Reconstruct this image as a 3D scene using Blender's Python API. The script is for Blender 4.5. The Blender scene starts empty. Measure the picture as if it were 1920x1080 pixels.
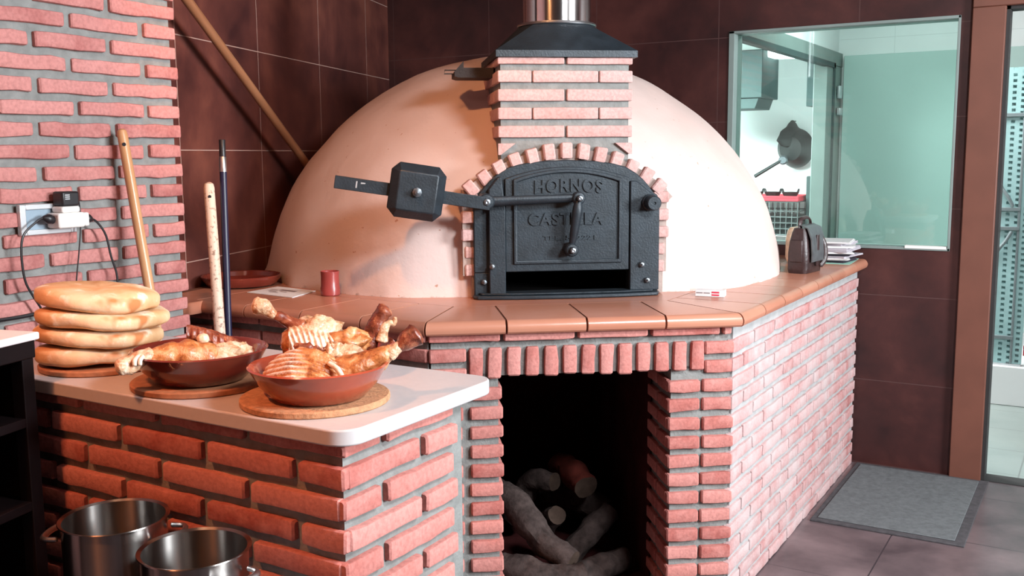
import bpy, bmesh, math, random
from mathutils import Vector, Matrix, noise
random.seed(7)
PI = math.pi
S = bpy.context.scene
C = S.collection

# ------------------------------------------------------------------ camera
PIT, ROL, AR = math.radians(7.606), math.radians(.441), math.radians(30.946)
cp, sp = math.cos(PIT), math.sin(PIT)
fw, rt, dn = Vector((0, cp, -sp)), Vector((1, 0, 0)), Vector((0, -sp, -cp))
cr, sr = math.cos(ROL), math.sin(ROL)
r2, d2 = rt*cr + dn*sr, dn*cr - rt*sr
Rz = Matrix.Rotation(AR, 3, 'Z')
r2, d2, f2 = Rz @ r2, Rz @ d2, Rz @ fw
cam_d = bpy.data.cameras.new('camera')
cam = bpy.data.objects.new('camera', cam_d)
C.objects.link(cam)
m = Matrix((r2, -d2, -f2)).transposed().to_4x4()
m.translation = Vector((0, 0, 1.6))
cam.matrix_world = m
cam_d.sensor_width = 36.0
cam_d.lens = 36.0*1870/1920
cam_d.clip_start = .05
S.camera = cam

# ------------------------------------------------------------------ light
S.view_settings.view_transform = 'Standard'
S.view_settings.look = 'None'
S.view_settings.gamma = 1
S.view_settings.use_curve_mapping = False
S.view_settings.exposure = 0.0
w = bpy.data.worlds.new('world')
S.world = w
w.use_nodes = True
w.node_tree.nodes['Background'].inputs[0].default_value = (.62, .36, .32, 1)
w.node_tree.nodes['Background'].inputs[1].default_value = .07

def area(name, loc, target, sx, sy, power, col, spread=PI):
    l = bpy.data.lights.new(name, 'AREA')
    l.shape = 'RECTANGLE'
    l.size, l.size_y, l.energy, l.color, l.spread = sx, sy, power, col, spread
    o = bpy.data.objects.new(name, l)
    C.objects.link(o)
    o.location = loc
    o.rotation_euler = (Vector(target)-Vector(loc)).to_track_quat('-Z', 'Y').to_euler()
    return o

def spot(name, loc, target, power, col, ang=80, blend=.6, rad=.05):
    l = bpy.data.lights.new(name, 'SPOT')
    l.energy, l.color, l.spot_size, l.spot_blend, l.shadow_soft_size = power, col, math.radians(ang), blend, rad
    o = bpy.data.objects.new(name, l)
    C.objects.link(o)
    o.location = loc
    o.rotation_euler = (Vector(target)-Vector(loc)).to_track_quat('-Z', 'Y').to_euler()
    return o

area('ceiling_panel', (.75, 1.75, 2.88), (-1.5, 2.9, 1.0), .6, .6, 135, (.93, .97, 1.0))
area('window_daylight', (3.3, 2.75, 2.15), (-1.3, 3.5, 1.2), 1.2, 1.1, 400, (.90, .96, 1.0))
spot('ceiling_lamp_counter', (-1.9, 1.25, 2.92), (-1.85, 1.65, 1.07), 24, (1, .50, .28), 46, .5)
spot('ceiling_lamp_oven', (-1.75, 1.75, 2.92), (-2.8, 3.5, 1.5), 92, (1, .43, .17), 66)
spot('ceiling_lamp_column', (-1.5, .5, 2.9), (-2.8, 2.0, 1.7), 16, (1, .60, .50), 70)
area('counter_front_fill', (-1.2, -1.2, 1.7), (-1.7, 1.46, .8), .4, .4, 7, (1, .32, .14))  # added warm fill for the counter front, no real lamp here
spot('ceiling_lamp_front', (-1.75, .25, 2.88), (-1.72, 1.44, .6), 165, (1, .33, .13), 43, .45, .08)
area('kitchen_tube_light', (-3.3, 7.2, 2.40), (-3.1, 7.7, 0), 1.6, 1.2, 540, (.97, 1, 1))
area('corridor_tube_light', (-.9, 6.3, 2.72), (-.9, 6.6, 0), 1.6, .9, 44, (.95, 1, .99))

# ------------------------------------------------------------------ materials
def new_mat(name):
    mt = bpy.data.materials.new(name)
    mt.use_nodes = True
    nt = mt.node_tree
    return mt, nt, nt.nodes['Principled BSDF']

def ramp(nt, fac, stops):
    r = nt.nodes.new('ShaderNodeValToRGB')
    nt.links.new(fac, r.inputs[0])
    el = r.color_ramp.elements
    while len(el) < len(stops): el.new(.5)
    for e, (p, c) in zip(el, stops):
        e.position = p
        e.color = (*c, 1)
    return r.outputs[0]

def coords(nt, scale=1.0, sep=None):
    tc = nt.nodes.new('ShaderNodeTexCoord')
    mp = nt.nodes.new('ShaderNodeMapping')
    nt.links.new(tc.outputs['Object'], mp.inputs[0])
    mp.inputs['Scale'].default_value = scale if hasattr(scale, '__len__') else (scale,)*3
    return mp.outputs[0]

def noise_n(nt, scale, detail=4, rough=.55, vec=None, dist=0):
    n = nt.nodes.new('ShaderNodeTexNoise')
    n.inputs['Scale'].default_value = scale
    n.inputs['Detail'].default_value = detail
    n.inputs['Roughness'].default_value = rough
    n.inputs['Distortion'].default_value = dist
    nt.links.new(vec if vec is not None else coords(nt), n.inputs['Vector'])
    return n.outputs['Fac']

def bump(nt, b, h, strength=.3, dist=.01):
    bn = nt.nodes.new('ShaderNodeBump')
    bn.inputs['Strength'].default_value = strength
    bn.inputs['Distance'].default_value = dist
    nt.links.new(h, bn.inputs['Height'])
    nt.links.new(bn.outputs[0], b.inputs['Normal'])

def mix(nt, fac, a, b_, mode='MIX'):
    mx = nt.nodes.new('ShaderNodeMix')
    mx.data_type = 'RGBA'
    mx.blend_type = mode
    for sock, v in ((mx.inputs[0], fac), (mx.inputs[6], a), (mx.inputs[7], b_)):
        if isinstance(v, (int, float)): sock.default_value = v
        elif isinstance(v, tuple): sock.default_value = (*v, 1)
        else: nt.links.new(v, sock)
    return mx.outputs[2]

def attr(nt, name):
    a = nt.nodes.new('ShaderNodeAttribute')
    a.attribute_name = name
    return a.outputs['Fac']

def plain(name, col, rough=.5, metal=0, var=.12, nscale=8, bmp=0, bscale=60, spec=.5, coat=0):
    mt, nt, b = new_mat(name)
    d = tuple(c*(1-var) for c in col)
    u = tuple(min(1, c*(1+var)) for c in col)
    nt.links.new(ramp(nt, noise_n(nt, nscale), [(.3, d), (.7, u)]), b.inputs['Base Color'])
    b.inputs['Roughness'].default_value = rough
    b.inputs['Metallic'].default_value = metal
    b.inputs['Specular IOR Level'].default_value = spec
    b.inputs['Coat Weight'].default_value = coat
    if bmp: bump(nt, b, noise_n(nt, bscale), bmp, .004)
    return mt

def brick_mat(name, dark, mid, light, wash=None):
    mt, nt, b = new_mat(name)
    base = ramp(nt, attr(nt, 'tint'), [(0, dark), (.5, mid), (1, light)])
    n1 = noise_n(nt, 14, 5)
    c1 = mix(nt, ramp(nt, n1, [(.35, (0, 0, 0)), (.75, (1, 1, 1))]), base, light)
    n2 = noise_n(nt, 90, 3)
    c2 = mix(nt, ramp(nt, n2, [(.3, (.75, .75, .75)), (.62, (1, 1, 1))]), (0, 0, 0), c1, 'MULTIPLY')
    mm = nt.nodes.new('ShaderNodeMix'); mm.data_type = 'RGBA'; mm.blend_type = 'MULTIPLY'
    mm.inputs[0].default_value = 1
    nt.links.new(c1, mm.inputs[6])
    nt.links.new(ramp(nt, n2, [(.3, (.78, .75, .75)), (.62, (1, 1, 1))]), mm.inputs[7])
    cc = mm.outputs[2]
    if wash: cc = mix(nt, ramp(nt, noise_n(nt, 5, 6, .65), [(.38, (0, 0, 0)), (.66, (.85, .85, .85))]), cc, wash)
    nt.links.new(cc, b.inputs['Base Color'])
    b.inputs['Roughness'].default_value = .85
    b.inputs['Specular IOR Level'].default_value = .25
    bump(nt, b, noise_n(nt, 120, 4), .5, .003)
    return mt

M = {}
M['brick'] = brick_mat('red_facing_brick', (.36, .095, .08), (.48, .165, .14), (.58, .25, .22))
M['brick_pink'] = brick_mat('pink_facing_brick', (.34, .115, .108), (.45, .170, .155), (.54, .24, .22))
M['brick_pale'] = brick_mat('pale_pink_brick', (.46, .25, .225), (.53, .31, .285), (.60, .39, .365))
M['brick_worn'] = brick_mat('whitewashed_brick', (.40, .15, .14), (.48, .215, .205), (.57, .32, .31), (.52, .43, .425))
M['mortar'] = plain('grey_mortar', (.215, .22, .212), .95, var=.18, nscale=25, bmp=.7, bscale=90, spec=.15)
M['mortar_pale'] = plain('pale_mortar', (.37, .37, .37), .95, var=.12, nscale=18, bmp=.6, bscale=80, spec=.15)
M['plaster_arch'] = plain('arch_mortar_shaded', (.36, .28, .25), .95, var=.12, nscale=30, bmp=.6, bscale=80, spec=.15)  # darkened so the colour carries the shadow between the arch bricks
M['cavity'] = plain('shade_dark_brick', (.05, .012, .012), .95, var=.4, nscale=6, bmp=.4, spec=.1)  # red brick with the shade of the deep wood store put into its colour
M['soot'] = plain('black_soot', (.008, .007, .007), .98, var=.3, spec=.05)
M['iron'] = plain('dark_blued_cast_iron', (.018, .0265, .035), .46, .25, var=.25, nscale=20, bmp=.25, bscale=140, spec=.5)
M['iron_dark'] = plain('brown_black_iron', (.022, .016, .016), .55, .2, var=.3, nscale=25, bmp=.3, bscale=120)
M['steel'] = plain('polished_steel', (.75, .74, .73), .12, 1, var=.04, nscale=3)
M['steel_brushed'] = plain('brushed_steel', (.52, .52, .53), .32, 1, var=.06, nscale=4)
M['bolt'] = plain('worn_bolt_steel', (.16, .18, .20), .35, .8, var=.2, nscale=60)
def spun_mat(name, col, rough, an):
    mt = plain(name, col, rough, 1, var=.04, nscale=4)
    nt = mt.node_tree
    b = nt.nodes['Principled BSDF']
    tg = nt.nodes.new('ShaderNodeTangent')
    tg.direction_type, tg.axis = 'RADIAL', 'Z'
    nt.links.new(tg.outputs[0], b.inputs['Tangent'])
    b.inputs['Anisotropic'].default_value = an
    b.inputs['Anisotropic Rotation'].default_value = .25
    return mt
M['steel_pot'] = spun_mat('spun_steel', (.42, .395, .375), .26, .9)
M['steel_flue'] = spun_mat('flue_steel', (.72, .71, .70), .16, .8)
M['quartz'] = plain('white_quartz', (.52, .50, .505), .32, var=.03, nscale=60)
M['glaze_dark'] = plain('dark_glazed_terracotta', (.15, .025, .016), .16, var=.25, nscale=9, coat=.4)
M['glaze'] = plain('glazed_terracotta', (.34, .062, .03), .18, var=.2, nscale=9, coat=.4)
M['clay_cup'] = plain('red_clay_glaze', (.27, .045, .04), .3, var=.15, nscale=9)
M['trivet'] = plain('cork_board', (.44, .22, .11), .85, var=.28, nscale=70, bmp=.5, bscale=150)
M['trivet_brown'] = plain('brown_wood_board', (.36, .15, .07), .75, var=.25, nscale=40, bmp=.3)
M['white_plastic'] = plain('white_plastic', (.78, .76, .72), .4, var=.03)
M['black_plastic'] = plain('black_plastic', (.012, .011, .013), .4, var=.2)
M['socket_inner'] = plain('blue_grey_plastic', (.25, .33, .40), .35, var=.08)
M['alu'] = plain('satin_aluminium', (.62, .64, .66), .35, .6, var=.05)
M['alu_frame'] = plain('grey_green_aluminium', (.19, .235, .222), .5, 0, var=.06)
M['seal'] = plain('black_rubber_seal', (.02, .018, .018), .7, var=.2)
M['navy'] = plain('navy_painted_pole', (.008, .009, .035), .4, var=.2)
M['frame_wood'] = plain('brown_door_frame', (.14, .048, .030), .55, var=.12, nscale=5)
M['leather'] = plain('dark_brown_leather', (.035, .018, .018), .38, var=.35, nscale=30, bmp=.4, bscale=70)
M['leather_grey'] = plain('grey_leather_flap', (.08, .085, .09), .4, var=.25, nscale=30, bmp=.3)
M['paper'] = plain('white_paper', (.74, .72, .72), .7, var=.06, nscale=20)
M['paper_lilac'] = plain('greyish_lilac_paper', (.46, .42, .46), .7, var=.12, nscale=20)
M['paper_dark'] = plain('dark_magazine_cover', (.04, .035, .05), .5, var=.3, nscale=20)
M['teal_card'] = plain('pale_green_folder', (.35, .62, .52), .6, var=.05)
M['ink'] = plain('grey_print', (.22, .17, .17), .7, var=.15)
M['red_ink'] = plain('red_print', (.62, .05, .09), .5, var=.1)
M['white_wall'] = plain('white_paint', (.82, .84, .84), .6, var=.02, nscale=2)
M['hood_steel'] = plain('dull_grey_steel', (.06, .085, .085), .6, 0, var=.1, nscale=3, spec=.1)
M['pan'] = plain('dark_grey_pan', (.010, .014, .015), .4, 0, var=.25, nscale=12)
M['red_tray'] = plain('red_plastic_tray', (.50, .03, .05), .5, var=.1)
M['crate'] = plain('grey_wire_crate', (.12, .13, .13), .5, .3, var=.3, nscale=30)
M['teal_panel'] = plain('pale_teal_panel', (.47, .62, .585), .22, var=.04, nscale=1.5)
M['perforated'] = plain('teal_steel', (.38, .60, .60), .4, .1, var=.1, nscale=6)
M['grey_bar'] = plain('grey_bar_steel', (.22, .27, .28), .45, .3, var=.1)
M['room_wall'] = plain('terracotta_paint', (.20, .10, .07), .8, var=.05)
M['ceiling_white'] = plain('dim_ceiling', (.14, .10, .09), .9, var=.05)
M['cabinet_dark'] = plain('dark_wenge_wood', (.005, .002, .0025), .7, var=.35, nscale=12, spec=.12)
M['white_top'] = plain('white_solid_top', (.74, .72, .74), .35, var=.03)
M['mat'] = plain('grey_rubber_mat', (.14, .15, .155), .9, var=.18, nscale=45, bmp=.6, bscale=220, spec=.15)
M['mat_edge'] = plain('dark_mat_border', (.075, .07, .075), .9, var=.2, nscale=40, spec=.15)
M['bone'] = plain('roast_bone', (.68, .58, .47), .4, var=.2, nscale=60, bmp=.3)
M['fat'] = plain('creamy_fat', (.72, .52, .36), .3, var=.25, nscale=45, bmp=.5, bscale=70)

def wood_mat(name, a, b_, rough=.4, speck=None):
    mt, nt, b = new_mat(name)
    v = coords(nt, (40, 40, 3))
    c = ramp(nt, noise_n(nt, 1.0, 5, .6, v, .4), [(.3, a), (.7, b_)])
    if speck:
        s = ramp(nt, noise_n(nt, 75, 3), [(.55, (0, 0, 0)), (.68, (1, 1, 1))])
        c = mix(nt, s, c, speck)
    nt.links.new(c, b.inputs['Base Color'])
    b.inputs['Roughness'].default_value = rough
    return mt
M['pole_wood'] = wood_mat('varnished_broom_wood', (.46, .21, .09), (.64, .36, .19), .28)
M['pole_speckled'] = wood_mat('worn_whitewashed_wood', (.62, .44, .33), (.72, .56, .45), .6, (.28, .17, .12))
M['peel_wood'] = wood_mat('long_peel_wood', (.20, .085, .04), (.30, .14, .07), .4)

def tile_mat(name, bw, rh, offx, offz, cols, grout, rough, msize=.003):
    mt, nt, b = new_mat(name)
    tc = nt.nodes.new('ShaderNodeTexCoord')
    sx = nt.nodes.new('ShaderNodeSeparateXYZ')
    nt.links.new(tc.outputs['Object'], sx.inputs[0])
    cb = nt.nodes.new('ShaderNodeCombineXYZ')
    for i, (src, off) in enumerate(((sx.outputs[0], offx), (sx.outputs[2] if offz is not None else sx.outputs[1], offz or 0))):
        ad = nt.nodes.new('ShaderNodeMath')
        nt.links.new(src, ad.inputs[0])
        ad.inputs[1].default_value = 20*bw + off if i == 0 else 20*rh + off
        nt.links.new(ad.outputs[0], cb.inputs[i])
    br = nt.nodes.new('ShaderNodeTexBrick')
    br.offset = 0
    br.inputs['Scale'].default_value = 1
    br.inputs['Brick Width'].default_value = bw
    br.inputs['Row Height'].default_value = rh
    br.inputs['Mortar Size'].default_value = msize
    br.inputs['Mortar Smooth'].default_value = .1
    nt.links.new(cb.outputs[0], br.inputs['Vector'])
    n = noise_n(nt, 2.2, 7, .62, tc.outputs['Object'], .25)
    c = ramp(nt, n, [(.32, cols[0]), (.5, cols[1]), (.68, cols[2])])
    nt.links.new(mix(nt, br.outputs['Fac'], c, grout), b.inputs['Base Color'])
    b.inputs['Roughness'].default_value = rough
    bump(nt, b, n, .08, .01)
    return mt
M['wall_tile'] = tile_mat('rust_brown_wall_tile', .718, .457, .212, -.258, ((.040, .012, .012), (.10, .030, .024), (.18, .058, .04)), (.40, .27, .23), .42, .0022)
M['wall_tile_back'] = tile_mat('dark_red_wall_tile', .72, .44, .4, -.005, ((.018, .005, .0055), (.044, .0115, .0105), (.082, .024, .020)), (.075, .036, .034), .45, .0022)
M['floor_tile'] = tile_mat('slate_floor_tile', .62, .62, .705, None, ((.06, .045, .05), (.13, .095, .10), (.21, .15, .155)), (.05, .04, .045), .28, .003)
M['corridor_floor'] = tile_mat('pale_floor_tile', .45, .45, .308, None, ((.22, .26, .245), (.25, .29, .275), (.28, .32, .30)), (.17, .19, .18), .3, .004)
M['corridor_wall'] = tile_mat('white_wall_tile', .6, .42, .2, .1, ((.80, .82, .82), (.83, .85, .85), (.85, .87, .87)), (.66, .70, .70), .3, .002)

def ledge_mat():
    mt, nt, b = new_mat('glazed_terracotta_tile')
    n = noise_n(nt, 5, 4)
    base = ramp(nt, attr(nt, 'tint'), [(0, (.38, .145, .09)), (.5, (.44, .175, .11)), (1, (.49, .21, .135))])
    nt.links.new(mix(nt, ramp(nt, n, [(.35, (0, 0, 0)), (.8, (.5, .5, .5))]), base, (.53, .25, .17)), b.inputs['Base Color'])
    b.inputs['Roughness'].default_value = .26
    bump(nt, b, noise_n(nt, 14, 2), .06, .01)
    return mt
M['ledge'] = ledge_mat()
M['grout_brown'] = plain('brown_tile_grout', (.14, .06, .04), .9, var=.2, spec=.1)

def plaster_mat():
    mt, nt, b = new_mat('cream_lime_plaster')
    big = noise_n(nt, 1.6, 4)
    c = ramp(nt, big, [(.3, (.62, .46, .415)), (.7, (.71, .56, .52))])
    sp_ = ramp(nt, noise_n(nt, 38, 2), [(.24, (1, 1, 1)), (.285, (0, 0, 0))])
    c = mix(nt, sp_, c, (.48, .27, .20))
    tc = nt.nodes.new('ShaderNodeTexCoord')
    sz = nt.nodes.new('ShaderNodeSeparateXYZ')
    nt.links.new(tc.outputs['Object'], sz.inputs[0])
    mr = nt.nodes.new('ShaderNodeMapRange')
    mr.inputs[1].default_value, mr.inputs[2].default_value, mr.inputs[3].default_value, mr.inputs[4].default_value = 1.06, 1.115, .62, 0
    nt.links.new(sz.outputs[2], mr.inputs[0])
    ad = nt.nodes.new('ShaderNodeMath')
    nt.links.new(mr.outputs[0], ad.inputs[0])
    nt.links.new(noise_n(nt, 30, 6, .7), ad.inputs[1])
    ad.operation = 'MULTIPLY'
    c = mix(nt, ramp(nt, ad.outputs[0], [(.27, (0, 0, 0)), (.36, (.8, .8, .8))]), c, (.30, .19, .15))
    nt.links.new(c, b.inputs['Base Color'])
    b.inputs['Roughness'].default_value = .62
    b.inputs['Specular IOR Level'].default_value = .3
    bump(nt, b, noise_n(nt, 9, 6, .6), .16, .02)
    return mt
M['plaster'] = plaster_mat()

def bread_mat():
    mt, nt, b = new_mat('floury_bread_crust')
    n = noise_n(nt, 7, 4)
    base = ramp(nt, n, [(.30, (.55, .28, .12)), (.5, (.66, .41, .22)), (.66, (.74, .55, .37))])
    fl = ramp(nt, noise_n(nt, 16, 4), [(.58, (0, 0, 0)), (.68, (1, 1, 1))])
    c = mix(nt, fl, base, (.82, .70, .56))
    brn = ramp(nt, noise_n(nt, 11, 2, .5, coords(nt, (1, 1.3, .8))), [(.68, (0, 0, 0)), (.74, (1, 1, 1))])
    c = mix(nt, brn, c, (.50, .20, .08))
    nt.links.new(c, b.inputs['Base Color'])
    b.inputs['Roughness'].default_value = .9
    b.inputs['Specular IOR Level'].default_value = .12
    b.inputs['Subsurface Weight'].default_value = 0
    bump(nt, b, noise_n(nt, 60, 5), .35, .004)
    return mt
M['bread'] = bread_mat()

def meat_mat(name, dark, mid, light, rough=.33, scale=28):
    mt, nt, b = new_mat(name)
    n = noise_n(nt, scale, 6, .62, None, .6)
    c = ramp(nt, n, [(.34, dark), (.5, mid), (.66, light)])
    c = mix(nt, attr(nt, 'bone'), c, (.76, .72, .66))
    nt.links.new(c, b.inputs['Base Color'])
    b.inputs['Roughness'].default_value = rough
    b.inputs['Coat Weight'].default_value = .1
    bump(nt, b, noise_n(nt, scale*3, 5), .7, .005)
    return mt
M['meat'] = meat_mat('roast_lamb_skin', (.20, .05, .015), (.45, .165, .05), (.64, .37, .19))
M['meat_dark'] = meat_mat('browned_lamb_skin', (.085, .02, .012), (.22, .055, .028), (.42, .16, .08), .2)
M['meat_pale'] = meat_mat('pale_lamb_fat', (.36, .16, .07), (.60, .38, .23), (.74, .58, .44), .36, 45)
M['bark'] = plain('grey_brown_bark', (.05, .036, .033), .9, var=.45, nscale=30, bmp=.9, bscale=60, spec=.1)
M['log_end'] = plain('cut_log_wood', (.05, .032, .024), .85, var=.25, nscale=30, spec=.15)
M['log_red'] = plain('reddish_split_wood', (.085, .016, .011), .85, var=.25, nscale=30, spec=.15)

def glass_mat():
    mt = bpy.data.materials.new('pale_green_window_glass')
    mt.use_nodes = True
    nt = mt.node_tree
    nt.nodes.clear()
    out = nt.nodes.new('ShaderNodeOutputMaterial')
    tr = nt.nodes.new('ShaderNodeBsdfTransparent')
    tr.inputs[0].default_value = (.84, .95, .925, 1)
    gl = nt.nodes.new('ShaderNodeBsdfGlossy')
    gl.inputs['Roughness'].default_value = .02
    gl.inputs['Color'].default_value = (1, 1, 1, 1)
    fr = nt.nodes.new('ShaderNodeFresnel')
    fr.inputs[0].default_value = 1.45
    mx = nt.nodes.new('ShaderNodeMixShader')
    nt.links.new(fr.outputs[0], mx.inputs[0])
    nt.links.new(tr.outputs[0], mx.inputs[1])
    nt.links.new(gl.outputs[0], mx.inputs[2])
    nt.links.new(mx.outputs[0], out.inputs[0])
    return mt
M['glass'] = glass_mat()

def emit_mat(name, col, s):
    mt, nt, b = new_mat(name)
    b.inputs['Base Color'].default_value = (*col, 1)
    b.inputs['Emission Color'].default_value = (*col, 1)
    b.inputs['Emission Strength'].default_value = s
    return mt
M['lamp_glow'] = emit_mat('lit_ceiling_lamp', (.95, 1, 1), 6)

# ------------------------------------------------------------------ mesh helpers
def V(*a): return Vector(a)
def unit(v):
    v = Vector(v)
    return v.normalized()

class MB:
    """collects shapes in world metres; build() links them as ONE mesh object"""
    def __init__(self):
        self.v, self.f, self.m, self.t, self.vb = [], [], [], [], {}
    def add(self, verts, faces, mi=0, tint=.5):
        o = len(self.v)
        self.v += [Vector(p) for p in verts]
        for fc in faces:
            self.f.append([i+o for i in fc])
            self.m.append(mi)
            self.t.append(tint)
        return o
    def box(self, lo, hi, mi=0, ax=None, org=None, tint=.5):
        ax = ax or (V(1, 0, 0), V(0, 1, 0), V(0, 0, 1))
        org = Vector(org) if org is not None else V(0, 0, 0)
        vs = [org + ax[0]*x + ax[1]*y + ax[2]*z for z in (lo[2], hi[2]) for y in (lo[1], hi[1]) for x in (lo[0], hi[0])]
        self.add(vs, [(0, 2, 3, 1), (4, 5, 7, 6), (0, 1, 5, 4), (2, 6, 7, 3), (0, 4, 6, 2), (1, 3, 7, 5)], mi, tint)
    def prism(self, poly, axis, mi=0, tint=.5):
        """poly: list of points, axis: extrusion vector"""
        n = len(poly)
        a = [Vector(p) for p in poly]
        b = [p + Vector(axis) for p in a]
        self.add(a+b, [list(range(n))[::-1], list(range(n, 2*n))] + [(i, (i+1) % n, n+(i+1) % n, n+i) for i in range(n)], mi, tint)
    def lathe(self, prof, c, segs=48, mi=0, axis=(0, 0, 1), closed=False):
        """prof: (r, h) pairs"""
        c = Vector(c)
        az = unit(axis)
        ax = az.orthogonal().normalized()
        ay = az.cross(ax)
        vs, fs = [], []
        for r, h in prof:
            for k in range(segs):
                t = 2*PI*k/segs
                vs.append(c + az*h + (ax*math.cos(t) + ay*math.sin(t))*r)
        n = len(prof)
        for i in range(n if closed else n-1):
            j = (i+1) % n
            for k in range(segs):
                k2 = (k+1) % segs
                fs.append((i*segs+k, i*segs+k2, j*segs+k2, j*segs+k))
        if not closed:
            if prof[0][0] > 1e-6: fs.append(list(range(segs))[::-1])
            if prof[-1][0] > 1e-6: fs.append([(n-1)*segs+k for k in range(segs)])
        self.add(vs, fs, mi)
    def tube(self, pts, rad, segs=12, mi=0, sub=1, nz=0, nsc=20, flat=1.0, cap=True, seed=0, end_mi=None):
        P, R = [Vector(p) for p in pts], list(rad) if hasattr(rad, '__len__') else [rad]*len(pts)
        if sub > 1:
            Q, RR = [], []
            for i in range(len(P)-1):
                p0, p1, p2, p3 = P[max(i-1, 0)], P[i], P[i+1], P[min(i+2, len(P)-1)]
                for k in range(sub):
                    t = k/sub
                    q = .5*((2*p1) + (p2-p0)*t + (2*p0-5*p1+4*p2-p3)*t*t + (3*p1-p0-3*p2+p3)*t*t*t)
                    Q.append(q)
                    tt = t*t*(3-2*t)
                    RR.append(R[i]*(1-tt) + R[i+1]*tt)
            Q.append(P[-1]); RR.append(R[-1])
            P, R = Q, RR
        n = len(P)
        tan = [(P[min(i+1, n-1)]-P[max(i-1, 0)]).normalized() for i in range(n)]
        ref = tan[0].orthogonal().normalized()
        vs, fs = [], []
        sd = Vector((seed*3.7, seed*1.3, seed*2.1))
        for i in range(n):
            ref = (ref - tan[i]*ref.dot(tan[i])).normalized()
            bn = tan[i].cross(ref)
            for k in range(segs):
                t = 2*PI*k/segs
                d = ref*math.cos(t) + bn*math.sin(t)*flat
                p = P[i] + d*R[i]
                if nz: p += d*nz*noise.fractal(p*nsc+sd, 1.0, 2.0, 4)
                vs.append(p)
        for i in range(n-1):
            for k in range(segs):
                k2 = (k+1) % segs
                fs.append((i*segs+k, i*segs+k2, (i+1)*segs+k2, (i+1)*segs+k))
        self.add(vs, fs, mi)
        if cap:
            o = len(self.v)-len(vs)
            for i, sgn in ((0, -1), (n-1, 1)):
                ring = [o+i*segs+k for k in range(segs)]
                if end_mi is None and R[i] > .004:
                    ce = P[i] + tan[i]*sgn*R[i]*.45
                    mid = [P[i] + tan[i]*sgn*R[i]*.32 + (self.v[r]-P[i])*.68 for r in ring]
                    o2 = len(self.v)
                    self.v += mid + [ce]
                    for k in range(segs):
                        k2 = (k+1) % segs
                        q = (ring[k], ring[k2], o2+k2, o2+k)
                        self.f.append(q if sgn > 0 else q[::-1]); self.m.append(mi); self.t.append(.5)
                        q = (o2+k, o2+k2, o2+segs)
                        self.f.append(q if sgn > 0 else q[::-1]); self.m.append(mi); self.t.append(.5)
                else:
                    self.f.append(ring if sgn > 0 else ring[::-1])
                    self.m.append(mi if end_mi is None else end_mi); self.t.append(.5)
    def brick(self, p, u, up, n, L, H, D, mi=0, tint=None, wob=.0018, r=.005, slant=(0, 0)):
        """brick face: lower-left point p on the mortar plane, along u for L, height H, proud by D; slant: end offsets along u at the front"""
        p, u, up, n = Vector(p), Vector(u), Vector(up), Vector(n)
        tint = random.random() if tint is None else tint
        N = max(2, int(L/.045))
        st = [0, r] + [L*k/N for k in range(1, N)] + [L-r, L]
        cs = [(0, -.012), (0, D-r), (r*.3, D-.3*r), (r, D), (H-r, D), (H-.3*r, D-.3*r), (H, D-r), (H, -.012)]
        vs = []
        for i, s in enumerate(st):
            e = 1 if i in (0, len(st)-1) else 0
            for (h, d) in cs:
                hh = r*.7 + (h/H)*(H-1.4*r) if e else h
                dd = d - (r*.8 if (e and d > 0) else 0)
                q = p + u*s + up*hh + n*dd
                if d > 0:
                    k = noise.noise(q*38)*wob*1.6
                    side = -1 if h < H/2 else 1
                    q += up*(k*side + noise.noise(q*11)*wob) + n*noise.noise(q*23+V(5, 5, 5))*wob*.8
                f_ = s/L
                q += u*(slant[0]*(1-f_)+slant[1]*f_)*max(0, d)/max(D, 1e-6)
                vs.append(q)
        k = len(cs)
        fs = [(i*k+j, (i+1)*k+j, (i+1)*k+j+1, i*k+j+1) for i in range(len(st)-1) for j in range(k-1)]
        fs += [list(range(k)), [(len(st)-1)*k+j for j in range(k)][::-1]]
        self.add(vs, fs, mi, tint)
    def build(self, name, mats, parent=None, smooth=True, angle=35, bevel=0, bseg=2, sub=0, recalc=True, bone=None):
        off = parent_loc(parent)
        me = bpy.data.meshes.new(name)
        me.from_pydata([p-off for p in self.v], [], self.f)
        if not isinstance(mats, (list, tuple)): mats = [mats]
        for mt in mats: me.materials.append(M[mt])
        me.polygons.foreach_set('material_index', self.m)
        a = me.attributes.new('tint', 'FLOAT', 'FACE')
        a.data.foreach_set('value', self.t)
        if bone is not None:
            b = me.attributes.new('bone', 'FLOAT', 'POINT')
            b.data.foreach_set('value', bone)
        if recalc:
            bm = bmesh.new()
            bm.from_mesh(me)
            bmesh.ops.recalc_face_normals(bm, faces=bm.faces)
            bm.to_mesh(me)
            bm.free()
        if smooth:
            me.polygons.foreach_set('use_smooth', [True]*len(me.polygons))
            me.set_sharp_from_angle(angle=math.radians(angle))
        me.update()
        o = bpy.data.objects.new(name, me)
        C.objects.link(o)
        if parent is not None: o.parent = parent
        if bevel:
            md = o.modifiers.new('bevel', 'BEVEL')
            md.width, md.segments, md.limit_method, md.angle_limit = bevel, bseg, 'ANGLE', math.radians(40)
            md.harden_normals = False
        if sub:
            md = o.modifiers.new('subsurf', 'SUBSURF')
            md.levels = md.render_levels = sub
        return o

def parent_loc(p):
    off = V(0, 0, 0)
    while p is not None:
        off += p.location
        p = p.parent
    return off

def tag(o, label, cat, group=None):
    o['label'], o['category'] = label, cat
    if group: o['group'] = group
    return o

def thing(name, label, cat, loc=(0, 0, 0), group=None):
    o = bpy.data.objects.new(name, None)
    o.empty_display_size = .05
    C.objects.link(o)
    o.location = loc
    return tag(o, label, cat, group)

def struct(o, label, cat):
    o['kind'] = 'structure'
    return tag(o, label, cat)

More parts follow.
